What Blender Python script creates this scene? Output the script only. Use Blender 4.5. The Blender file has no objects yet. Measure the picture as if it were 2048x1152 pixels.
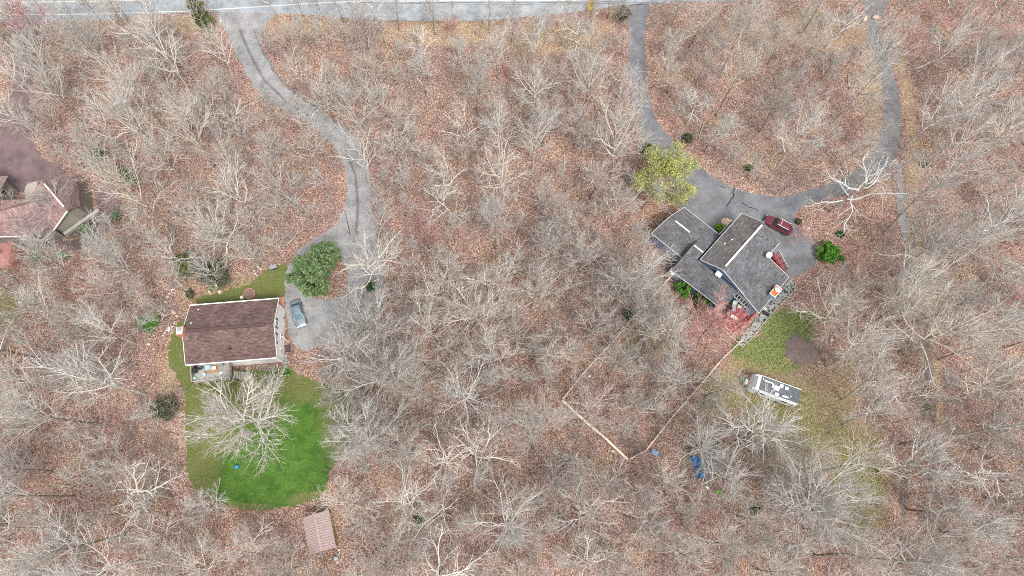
import bpy, bmesh, math, random
import numpy as np
R = math.radians
# ---------------------------------------------------------------- camera, sky, sun, exposure
sc = bpy.context.scene
F = 1365.; TH = math.atan((1065 - 576) / F); CH = 104.; CT, ST = math.cos(TH), math.sin(TH)
cd = bpy.data.cameras.new('camera'); cam = bpy.data.objects.new('camera', cd); sc.collection.objects.link(cam)
cd.sensor_width = 36; cd.lens = 36 * F / 2048; cd.clip_start = 1; cd.clip_end = 5000
cam.location = (0, 0, CH); cam.rotation_euler = (TH, 0, 0); sc.camera = cam
SUN_EL, SUN_AZ = R(58), R(150)
w = bpy.data.worlds.new('World'); sc.world = w; w.use_nodes = True
nt = w.node_tree; nt.nodes.clear()
sky = nt.nodes.new('ShaderNodeTexSky'); sky.sky_type = 'NISHITA'; sky.sun_disc = False
sky.sun_elevation = SUN_EL; sky.sun_rotation = SUN_AZ; sky.dust_density = 4; sky.air_density = 1.2
hs = nt.nodes.new('ShaderNodeHueSaturation'); hs.inputs['Saturation'].default_value = 0.25   # cloud cover: nearly white sky
bg = nt.nodes.new('ShaderNodeBackground'); bg.inputs[1].default_value = 0.15
out = nt.nodes.new('ShaderNodeOutputWorld')
nt.links.new(sky.outputs[0], hs.inputs['Color']); nt.links.new(hs.outputs[0], bg.inputs[0]); nt.links.new(bg.outputs[0], out.inputs[0])
sl = bpy.data.lights.new('sun', 'SUN'); sl.energy = 1.4; sl.angle = R(14); sl.color = (1, .965, .91)
so = bpy.data.objects.new('sun', sl); sc.collection.objects.link(so)
so.rotation_euler = (math.pi / 2 - SUN_EL, 0, math.pi - SUN_AZ)
sc.view_settings.view_transform = 'Standard'; sc.view_settings.look = 'None'
sc.view_settings.exposure = 0.88; sc.view_settings.gamma = 1
sc.render.engine = 'CYCLES'; sc.cycles.max_bounces = 4; sc.cycles.diffuse_bounces = 2; sc.cycles.transparent_max_bounces = 4; sc.cycles.filter_width = 1.0; sc.cycles.use_denoising = False

def G(px, py, z=0.):                       # photo pixel -> point of the place at height z
    u = (px - 1024) / F; v = (576 - py) / F
    dx, dy, dz = u, ST + v * CT, -CT + v * ST
    t = (CH - z) / -dz
    return np.array([dx * t, dy * t, z])
def PX(p):
    q1, q2 = p[1], p[2] - CH
    Z = q1 * ST - q2 * CT
    return (1024 + F * p[0] / Z, 576 - F * (q1 * CT + q2 * ST) / Z)

# ---------------------------------------------------------------- helpers
COL = sc.collection
ORG = {}
class MB:
    def __init__(s): s.v = []; s.f = []; s.m = []; s.uv = {}
    def add(s, vs, fs, m=0, uvs=None):
        o = len(s.v); s.v += [tuple(map(float, p)) for p in vs]
        for k, fc in enumerate(fs):
            if uvs: s.uv[len(s.f)] = [uvs[i] for i in fc]
            s.f.append([i + o for i in fc]); s.m.append(m)
    def box(s, c, d, rz=0, m=0):
        cx, cy, cz = c; a, b, h = d[0] / 2, d[1] / 2, d[2] / 2
        C, S = math.cos(rz), math.sin(rz); vs = []
        for z in (-h, h):
            for x, y in ((-a, -b), (a, -b), (a, b), (-a, b)):
                vs.append((cx + x * C - y * S, cy + x * S + y * C, cz + z))
        s.add(vs, [(3, 2, 1, 0), (4, 5, 6, 7), (0, 1, 5, 4), (1, 2, 6, 5), (2, 3, 7, 6), (3, 0, 4, 7)], m)
    def bar(s, p, q, w, h, m=0):           # rectangular bar between two points
        p = np.array(p, float); q = np.array(q, float); d = q - p; d /= np.linalg.norm(d) + 1e-9
        up = np.array([0, 0, 1.]) if abs(d[2]) < .95 else np.array([1., 0, 0])
        a = np.cross(d, up); a /= np.linalg.norm(a); b = np.cross(a, d)
        vs = []
        for e in (p, q):
            for i, j in ((-1, -1), (1, -1), (1, 1), (-1, 1)): vs.append(e + a * i * w / 2 + b * j * h / 2)
        s.add(vs, [(0, 1, 2, 3), (7, 6, 5, 4), (0, 4, 5, 1), (1, 5, 6, 2), (2, 6, 7, 3), (3, 7, 4, 0)], m)
    def tube(s, pts, rad, n=8, cap=True, m=0):
        pts = [np.array(p, float) for p in pts]; k = len(pts)
        if not hasattr(rad, '__len__'): rad = [rad] * k
        vs = []
        for i, p in enumerate(pts):
            d = pts[min(i + 1, k - 1)] - pts[max(i - 1, 0)]; d /= np.linalg.norm(d) + 1e-9
            up = np.array([0, 0, 1.]) if abs(d[2]) < .9 else np.array([1., 0, 0])
            a = np.cross(d, up); a /= np.linalg.norm(a); b = np.cross(d, a)
            for j in range(n):
                t = 2 * math.pi * j / n; vs.append(p + (a * math.cos(t) + b * math.sin(t)) * rad[i])
        fs = [(i * n + j, i * n + (j + 1) % n, (i + 1) * n + (j + 1) % n, (i + 1) * n + j) for i in range(k - 1) for j in range(n)]
        if cap: fs += [tuple(range(n))[::-1], tuple(range((k - 1) * n, k * n))]
        s.add(vs, fs, m)
    def prism(s, poly, z0, z1, m=0):       # poly: xy list ; z0,z1 scalars or lists
        n = len(poly)
        a = z0 if hasattr(z0, '__len__') else [z0] * n
        b = z1 if hasattr(z1, '__len__') else [z1] * n
        vs = [(p[0], p[1], a[i]) for i, p in enumerate(poly)] + [(p[0], p[1], b[i]) for i, p in enumerate(poly)]
        fs = [tuple(range(n))[::-1], tuple(range(n, 2 * n))] + [(i, (i + 1) % n, n + (i + 1) % n, n + i) for i in range(n)]
        s.add(vs, fs, m)
    def blob(s, c, r, seed=0, jit=.2, n=2, m=0):   # rough stone or lump
        bm = bmesh.new(); bmesh.ops.create_icosphere(bm, subdivisions=n, radius=1)
        rg = random.Random(seed)
        vs = []
        for v in bm.verts:
            k = 1 + rg.uniform(-jit, jit); vs.append((c[0] + v.co.x * r[0] * k, c[1] + v.co.y * r[1] * k, c[2] + v.co.z * r[2] * k))
        bm.verts.index_update(); s.add(vs, [[v.index for v in f.verts] for f in bm.faces], m); bm.free()
    def build(s, name, mats, parent=None, local=False, smooth=False):
        me = bpy.data.meshes.new(name); o = bpy.data.objects.new(name, me); COL.objects.link(o)
        org = np.zeros(3)
        if parent is not None:
            o.parent = parent
            if not local: org = ORG.get(parent, org)
            ORG[o] = ORG.get(parent, org)
        vs = [(v[0] - org[0], v[1] - org[1], v[2] - org[2]) for v in s.v]
        me.from_pydata(vs, [], s.f)
        for mt in (mats if isinstance(mats, (list, tuple)) else [mats]): me.materials.append(mt)
        me.polygons.foreach_set('material_index', s.m)
        if smooth: me.polygons.foreach_set('use_smooth', [True] * len(s.f))
        if s.uv:
            ul = me.uv_layers.new(name='UVMap')
            for fi, uvs in s.uv.items():
                for li, uv in zip(me.polygons[fi].loop_indices, uvs): ul.data[li].uv = uv
        bm = bmesh.new(); bm.from_mesh(me); bmesh.ops.recalc_face_normals(bm, faces=bm.faces); bm.to_mesh(me); bm.free()
        me.update(); return o
def tag(o, label, cat, group=None):
    o['label'] = label; o['category'] = cat
    if group: o['group'] = group
    return o
def thing(name, label, cat, loc=(0, 0, 0), rz=0, group=None):
    o = bpy.data.objects.new(name, None); COL.objects.link(o); o.empty_display_size = .3
    o.location = loc; o.rotation_euler = (0, 0, rz); ORG[o] = np.array(loc, float)
    return tag(o, label, cat, group)
def struct(o, kind='structure'): o['kind'] = kind; return o

# ---------------------------------------------------------------- materials
def newmat(name):
    m = bpy.data.materials.new(name); m.use_nodes = True; t = m.node_tree
    return m, t, t.nodes['Principled BSDF']
def N(t, typ, **kw):
    n = t.nodes.new(typ)
    for k, v in kw.items(): setattr(n, k, v)
    return n
def mixc(t, fac, a, b, mode='MIX'):
    n = t.nodes.new('ShaderNodeMix'); n.data_type = 'RGBA'; n.blend_type = mode
    for i, x in ((0, fac), (6, a), (7, b)):
        if isinstance(x, (int, float)): n.inputs[i].default_value = x
        elif isinstance(x, tuple): n.inputs[i].default_value = (*x, 1)
        else: t.links.new(x, n.inputs[i])
    return n.outputs[2]
def noise(t, scale, detail=3, coord=None, rough=.6):
    n = t.nodes.new('ShaderNodeTexNoise'); n.inputs['Scale'].default_value = scale; n.inputs['Detail'].default_value = detail
    n.inputs['Roughness'].default_value = rough
    if coord is not None: t.links.new(coord, n.inputs['Vector'])
    return n.outputs[0]
def ramp(t, src, stops):
    n = t.nodes.new('ShaderNodeValToRGB'); t.links.new(src, n.inputs[0]); e = n.color_ramp.elements
    while len(e) < len(stops): e.new(.5)
    for k, (p, c) in enumerate(stops):
        e[k].position = p; e[k].color = (*c, 1) if isinstance(c, tuple) else (c, c, c, 1)
    return n.outputs[0]
def bump(t, b, h, dist=.05, st=.6):
    n = t.nodes.new('ShaderNodeBump'); n.inputs['Distance'].default_value = dist; n.inputs['Strength'].default_value = st
    t.links.new(h, n.inputs['Height']); t.links.new(n.outputs[0], b.inputs['Normal'])
def plain(name, col, rough=.7, var=.25, scale=3, metal=0, fine=30, spec=.3):
    m, t, b = newmat(name)
    g = N(t, 'ShaderNodeNewGeometry').outputs['Position']
    n1 = noise(t, scale, 4, g); n2 = noise(t, fine, 2, g)
    a = tuple(c * (1 - var) for c in col); c2 = tuple(min(1, c * (1 + var)) for c in col)
    k = ramp(t, n1, [(.3, a), (.7, c2)])
    k = mixc(t, .5, k, ramp(t, n2, [(.3, a), (.7, c2)]))
    t.links.new(k, b.inputs['Base Color']); b.inputs['Roughness'].default_value = rough; b.inputs['Metallic'].default_value = metal
    b.inputs['Specular IOR Level'].default_value = spec
    return m
def glass(name, col=(.02, .03, .04), rough=.06):
    m, t, b = newmat(name); b.inputs['Base Color'].default_value = (*col, 1); b.inputs['Roughness'].default_value = rough
    b.inputs['Specular IOR Level'].default_value = .8
    return m
def paint(name, col, rough=.25, metal=.3):
    m, t, b = newmat(name); g = N(t, 'ShaderNodeNewGeometry').outputs['Position']
    k = ramp(t, noise(t, 4, 4, g), [(.3, tuple(c * .85 for c in col)), (.7, col)])
    t.links.new(k, b.inputs['Base Color']); b.inputs['Roughness'].default_value = rough; b.inputs['Metallic'].default_value = metal
    b.inputs['Coat Weight'].default_value = .5
    return m
def bark(name, a, b_, hue=0.0):
    m, t, b = newmat(name)
    g = N(t, 'ShaderNodeNewGeometry').outputs['Position']; oi = N(t, 'ShaderNodeObjectInfo').outputs['Random']
    k = ramp(t, noise(t, 2.2, 4, g), [(.3, a), (.7, b_)])
    v = ramp(t, oi, [(0, (.72, .70, .68)), (.5, (1, 1, 1)), (1, (1.0, .93, .86))])
    k = mixc(t, 1., k, v, 'MULTIPLY')
    t.links.new(k, b.inputs['Base Color']); b.inputs['Roughness'].default_value = .9; b.inputs['Specular IOR Level'].default_value = .15
    return m
def shingle(name, cols, streak=(1.3, 3.6), moss=None):
    m, t, b = newmat(name)
    uv = N(t, 'ShaderNodeUVMap').outputs[0]
    mp = N(t, 'ShaderNodeMapping'); t.links.new(uv, mp.inputs[0]); mp.inputs['Scale'].default_value = (streak[0], streak[1], 1)
    br = N(t, 'ShaderNodeTexBrick'); t.links.new(uv, br.inputs[0]); br.inputs['Scale'].default_value = 1
    br.inputs['Brick Width'].default_value = .5; br.inputs['Row Height'].default_value = .2; br.inputs['Mortar Size'].default_value = .012
    br.inputs['Color1'].default_value = (*cols[0], 1); br.inputs['Color2'].default_value = (*cols[1], 1); br.inputs['Mortar'].default_value = (*[c * .55 for c in cols[0]], 1)
    s = ramp(t, noise(t, 1, 5, mp.outputs[0], .75), [(.34, .55), (.5, 1.0), (.66, 1.6)])
    k = mixc(t, 1., br.outputs[0], s, 'MULTIPLY')
    big = ramp(t, noise(t, .35, 3, uv), [(.35, .78), (.65, 1.2)])
    k = mixc(t, 1., k, big, 'MULTIPLY')
    if moss: k = mixc(t, ramp(t, noise(t, .5, 4, uv), [(.5, 0.), (.75, .6)]), k, moss)
    t.links.new(k, b.inputs['Base Color']); b.inputs['Roughness'].default_value = .9; b.inputs['Specular IOR Level'].default_value = .2
    bump(t, b, br.outputs['Fac'], -.02, .6)
    return m

M = {}
M['white'] = plain('white_trim', (.74, .74, .72), .5, .06)
M['siding'] = plain('white_siding', (.84, .83, .81), .6, .05)
M['bluesiding'] = plain('blue_siding', (.25, .36, .50), .6, .18, 1.5)
M['taupe'] = plain('taupe_siding', (.25, .23, .19), .7, .12)
M['roof_brown'] = shingle('brown_shingles', [(.155, .100, .090), (.118, .077, .071)])
M['roof_grey'] = shingle('grey_shingles', [(.135, .134, .142), (.095, .094, .10)])
M['roof_grey2'] = shingle('weathered_grey_shingles', [(.155, .146, .140), (.11, .104, .10)])
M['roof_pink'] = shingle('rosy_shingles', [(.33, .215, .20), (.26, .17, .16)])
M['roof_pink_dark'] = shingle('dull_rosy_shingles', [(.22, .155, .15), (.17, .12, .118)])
M['roof_shed'] = plain('shed_metal', (.35, .26, .245), .6, .2, 2, .1)
M['wood_grey'] = plain('weathered_wood', (.34, .32, .29), .8, .25, 2)
M['wood_tan'] = plain('tan_wood', (.62, .52, .42), .8, .15, 2)
M['wood_brown'] = plain('brown_wood', (.36, .21, .11), .7, .2, 3)
M['deck_red'] = plain('red_deck_paint', (.24, .06, .065), .6, .25, 2)
M['red'] = plain('red_paint', (.30, .045, .05), .5, .2)
M['black'] = plain('black_plastic', (.02, .02, .022), .5, .3)
M['dark'] = plain('dark_grey', (.06, .06, .065), .6, .3)
M['grey'] = plain('mid_grey', (.28, .29, .30), .5, .15)
M['stone'] = plain('grey_stone', (.33, .33, .31), .9, .35, 1.5)
M['stone_pale'] = plain('pale_stone', (.62, .57, .52), .9, .2, 3)
M['boulder'] = plain('rosy_boulder', (.60, .42, .33), .9, .2, 3)
M['dark_soil'] = plain('dark_mossy_soil', (.07, .072, .058), 1, .4, 3)
M['stone'] = plain('grey_stone', (.30, .31, .28), .9, .5, 2.5)
M['brick'] = plain('brick', (.42, .20, .15), .9, .3, 6)
M['paver'] = plain('tan_pavers', (.42, .36, .31), .9, .25, 6)
M['glass'] = glass('window_glass'); M['carglass'] = glass('car_glass', (.04, .10, .13), .05)
M['carglass_dark'] = glass('dark_car_glass', (.02, .02, .025), .05)
M['silver'] = paint('silver_blue_paint', (.27, .33, .38), .25, .5)
M['maroon'] = paint('maroon_paint', (.17, .025, .045), .3, .2)
M['tyre'] = plain('tyre', (.02, .02, .02), .9, .2); M['rim'] = paint('rim', (.5, .5, .52), .3, .8)
M['lamp'] = glass('lamp_lens', (.7, .72, .72), .1); M['redlamp'] = glass('red_lens', (.4, .02, .02), .1)
M['tarp'] = plain('blue_tarp', (.04, .24, .58), .5, .3, 2)
M['tarp_dull'] = plain('dull_blue_tarp', (.20, .28, .40), .7, .25, 3)
M['cyan'] = plain('pale_blue_plastic', (.32, .50, .54), .5, .15)
M['orange'] = plain('orange_rust', (.60, .13, .03), .7, .2)
M['yellow'] = plain('yellow_sign', (.75, .56, .10), .5, .08)
M['mulch'] = plain('brown_mulch', (.185, .14, .125), 1, .5, 3, 0, 12)
M['rvroof'] = plain('dark_rubber_roof', (.11, .12, .135), .7, .6, 2.5)
M['rvwhite'] = plain('camper_white', (.68, .69, .70), .45, .1)
M['green'] = plain('green_plastic', (.08, .42, .28), .5, .1)
M['cushion'] = plain('pale_green_cushion', (.42, .50, .36), .9, .15)
M['blueitem'] = plain('navy_cover', (.02, .05, .18), .7, .2)
M['line'] = plain('road_paint', (.55, .54, .52), .7, .1)
M['lineyel'] = plain('faded_centre_paint', (.60, .55, .42), .7, .12)
M['tar'] = plain('black_tar', (.025, .025, .028), .6, .2)
M['trunk'] = bark('trunk_bark', (.13, .115, .10), (.30, .275, .245))
M['paletrunk'] = bark('pale_trunk_bark', (.30, .28, .25), (.54, .52, .475))
M['limb'] = bark('pale_limb_bark', (.50, .485, .455), (.74, .72, .67))
M['limb2'] = bark('grey_limb_bark', (.41, .385, .35), (.64, .61, .55))
M['twig'] = bark('grey_twigs', (.39, .365, .34), (.59, .56, .52))
M['twig_brown'] = bark('brown_twigs', (.37, .31, .29), (.54, .47, .44))
M['twig_pink'] = bark('budding_red_twigs', (.46, .25, .25), (.68, .44, .43))
M['log'] = bark('bleached_log', (.5, .46, .38), (.66, .62, .54))
def leaf(name, a, b_, c):
    m, t, b = newmat(name); g = N(t, 'ShaderNodeNewGeometry').outputs['Position']
    k = ramp(t, noise(t, 1.6, 6, g, .9), [(.32, a), (.5, b_), (.66, c)])
    wn = N(t, 'ShaderNodeTexVoronoi'); wn.inputs['Scale'].default_value = 7; t.links.new(g, wn.inputs['Vector'])
    k = mixc(t, 1., k, ramp(t, wn.outputs['Color'], [(.15, .6), (.5, 1.), (.85, 1.55)]), 'MULTIPLY')
    t.links.new(k, b.inputs['Base Color']); b.inputs['Roughness'].default_value = .7; b.inputs['Specular IOR Level'].default_value = .2
    return m
M['pine'] = leaf('pine_needles', (.06, .10, .05), (.125, .19, .08), (.26, .34, .15))
M['olive'] = leaf('olive_needles', (.06, .08, .03), (.11, .13, .045), (.17, .19, .06))
M['dkolive'] = leaf('dull_olive_needles', (.06, .07, .045), (.10, .11, .065), (.14, .15, .09))
M['bright'] = leaf('bright_leaves', (.04, .12, .015), (.09, .23, .03), (.17, .34, .05))
M['deep'] = leaf('deep_green_leaves', (.02, .06, .02), (.04, .11, .03), (.07, .17, .05))
M['lime'] = leaf('lime_leaves', (.12, .30, .01), (.19, .42, .02), (.26, .5, .04))
M['yelleaf'] = leaf('yellow_green_leaves', (.22, .25, .06), (.34, .36, .10), (.50, .50, .19))
M['sage'] = leaf('sage_needles', (.11, .16, .09), (.17, .23, .13), (.25, .31, .18))

# litter-covered ground with painted-in masks for moss, straw-coloured grass, purple gravel
def ground_mat():
    m, t, b = newmat('leaf_litter'); g = N(t, 'ShaderNodeNewGeometry').outputs['Position']
    vor = N(t, 'ShaderNodeTexVoronoi'); vor.inputs['Scale'].default_value = 9.5; t.links.new(g, vor.inputs['Vector'])
    sep = N(t, 'ShaderNodeSeparateColor'); t.links.new(vor.outputs['Color'], sep.inputs[0])
    leafc = ramp(t, sep.outputs[0], [(0, (.095, .062, .052)), (.2, (.155, .096, .078)), (.45, (.222, .138, .110)), (.68, (.300, .200, .163)), (.88, (.425, .318, .265)), (1, (.58, .48, .415))])
    n1 = noise(t, 3.2, 6, g, .85)
    k = mixc(t, 1., leafc, ramp(t, n1, [(.34, .55), (.5, 1.), (.66, 1.5)]), 'MULTIPLY')
    big = noise(t, .06, 4, g, .6)
    k = mixc(t, ramp(t, big, [(.38, 0.), (.62, .75)]), k, mixc(t, 1., k, (1.05, .93, .94), 'MULTIPLY'))
    k = mixc(t, ramp(t, noise(t, .16, 5, g, .65), [(.52, 0.), (.66, .55)]), k, mixc(t, 1., k, (1.05, 1.12, .85), 'MULTIPLY'))
    k = mixc(t, ramp(t, noise(t, .3, 5, g, .7), [(.35, .7), (.5, 0.)]), k, mixc(t, 1., k, (.72, .66, .64), 'MULTIPLY'))
    brk = noise(t, .7, 8, g, .85)
    def mask(attr, sharp=.16):
        a = N(t, 'ShaderNodeAttribute', attribute_name=attr).outputs['Fac']
        s = N(t, 'ShaderNodeMath', operation='ADD'); t.links.new(a, s.inputs[0]); t.links.new(brk, s.inputs[1])
        return ramp(t, s.outputs[0], [(0, 0.), (.5, 0.), (.98, 1.)]) if False else _sm(s.outputs[0], .80, .80 + sharp * 2)
    def _sm(src, lo, hi):
        r = N(t, 'ShaderNodeMapRange', interpolation_type='SMOOTHSTEP'); t.links.new(src, r.inputs[0]); r.inputs[1].default_value = lo; r.inputs[2].default_value = hi
        return r.outputs[0]
    n2 = mixc(t, .55, noise(t, 7, 5, g, .85), sep.outputs[2])
    k = mixc(t, ramp(t, noise(t, .09, 5, g, .7), [(.48, 0.), (.68, .6)]), k, mixc(t, 1., k, (1.35, 1.35, 1.15), 'MULTIPLY'))
    k = mixc(t, mask('tan', .35), k, ramp(t, n2, [(.2, (.12, .08, .05)), (.5, (.30, .205, .13)), (.8, (.60, .47, .33))]))
    k = mixc(t, mask('moss', .35), k, ramp(t, n2, [(.2, (.07, .065, .025)), (.5, (.19, .17, .07)), (.8, (.40, .34, .19))]))
    k = mixc(t, mask('grass'), k, ramp(t, n2, [(.2, (.04, .055, .018)), (.5, (.12, .15, .045)), (.8, (.28, .29, .13))]))
    k = mixc(t, mask('soil'), k, ramp(t, n2, [(.3, (.085, .06, .052)), (.5, (.16, .115, .10)), (.7, (.27, .205, .18))]))
    t.links.new(k, b.inputs['Base Color']); b.inputs['Roughness'].default_value = 1; b.inputs['Specular IOR Level'].default_value = .1
    h = N(t, 'ShaderNodeMath', operation='ADD'); t.links.new(sep.outputs[1], h.inputs[0]); t.links.new(n1, h.inputs[1])
    bump(t, b, h.outputs[0], .05, .5)
    return m
M['ground'] = ground_mat()
def gravel(name, a, b_, c, track=None):
    m, t, b = newmat(name); g = N(t, 'ShaderNodeNewGeometry').outputs['Position']
    k = ramp(t, noise(t, 7, 5, g, .8), [(.3, a), (.5, b_), (.7, c)])
    k = mixc(t, 1., k, ramp(t, noise(t, .35, 5, g, .7), [(.32, .66), (.5, 1.), (.68, 1.3)]), 'MULTIPLY')
    k = mixc(t, ramp(t, noise(t, 1.7, 6, g, .8), [(.56, 0.), (.70, .75)]), k, (.22, .14, .11))
    t.links.new(k, b.inputs['Base Color']); b.inputs['Roughness'].default_value = .9; b.inputs['Specular IOR Level'].default_value = .2
    bump(t, b, noise(t, 12, 4, g), .03, .5)
    return m
M['gravel'] = gravel('grey_gravel', (.14, .14, .14), (.25, .248, .248), (.42, .415, .405))
M['asphalt'] = gravel('driveway_asphalt', (.115, .118, .128), (.155, .158, .168), (.21, .213, .222))
M['asphalt_old'] = gravel('old_asphalt', (.11, .11, .112), (.17, .17, .172), (.27, .265, .26))
M['road'] = gravel('road_asphalt', (.235, .255, .27), (.28, .30, .315), (.33, .35, .36))
M['purple'] = gravel('purplish_asphalt', (.11, .072, .076), (.155, .108, .112), (.24, .175, .175))
def road_clean(m): pass
def grassmat():
    m, t, b = newmat('lawn_grass'); g = N(t, 'ShaderNodeNewGeometry').outputs['Position']
    k = ramp(t, noise(t, 6, 5, g, .8), [(.3, (.030, .072, .012)), (.5, (.066, .142, .022)), (.68, (.12, .205, .045)), (.8, (.19, .25, .09))])
    a = N(t, 'ShaderNodeAttribute', attribute_name='edge').outputs['Fac']
    s = N(t, 'ShaderNodeMath', operation='ADD'); t.links.new(a, s.inputs[0]); t.links.new(noise(t, .35, 5, g, .7), s.inputs[1])
    k2 = ramp(t, noise(t, 5, 5, g, .8), [(.3, (.045, .07, .015)), (.5, (.10, .135, .03)), (.62, (.20, .17, .085)), (.78, (.32, .25, .17))])
    k = mixc(t, ramp(t, noise(t, .5, 5, g, .7), [(.42, .8), (.56, 0.)]), k, mixc(t, 1., k, (.55, .66, .6), 'MULTIPLY'))
    k = mixc(t, ramp(t, noise(t, 1.4, 6, g, .8), [(.50, 0.), (.66, .7)]), k, mixc(t, 1., k, (1.7, 1.25, 1.6), 'MULTIPLY'))
    r = N(t, 'ShaderNodeMapRange', interpolation_type='SMOOTHSTEP'); t.links.new(s.outputs[0], r.inputs[0]); r.inputs[1].default_value = .75; r.inputs[2].default_value = 1.35
    k = mixc(t, r.outputs[0], k, k2)
    m3 = N(t, 'ShaderNodeMath', operation='MULTIPLY'); t.links.new(r.outputs[0], m3.inputs[0]); t.links.new(ramp(t, noise(t, .9, 7, g, .85), [(.48, 0.), (.66, .5)]), m3.inputs[1])
    k = mixc(t, m3.outputs[0], k, ramp(t, noise(t, 8, 3, g, .8), [(.3, (.13, .085, .06)), (.7, (.34, .24, .18))]))
    t.links.new(k, b.inputs['Base Color']); b.inputs['Roughness'].default_value = .9; b.inputs['Specular IOR Level'].default_value = .15
    bump(t, b, noise(t, 9, 4, g), .06, .6)
    return m
M['lawn'] = grassmat()

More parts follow.
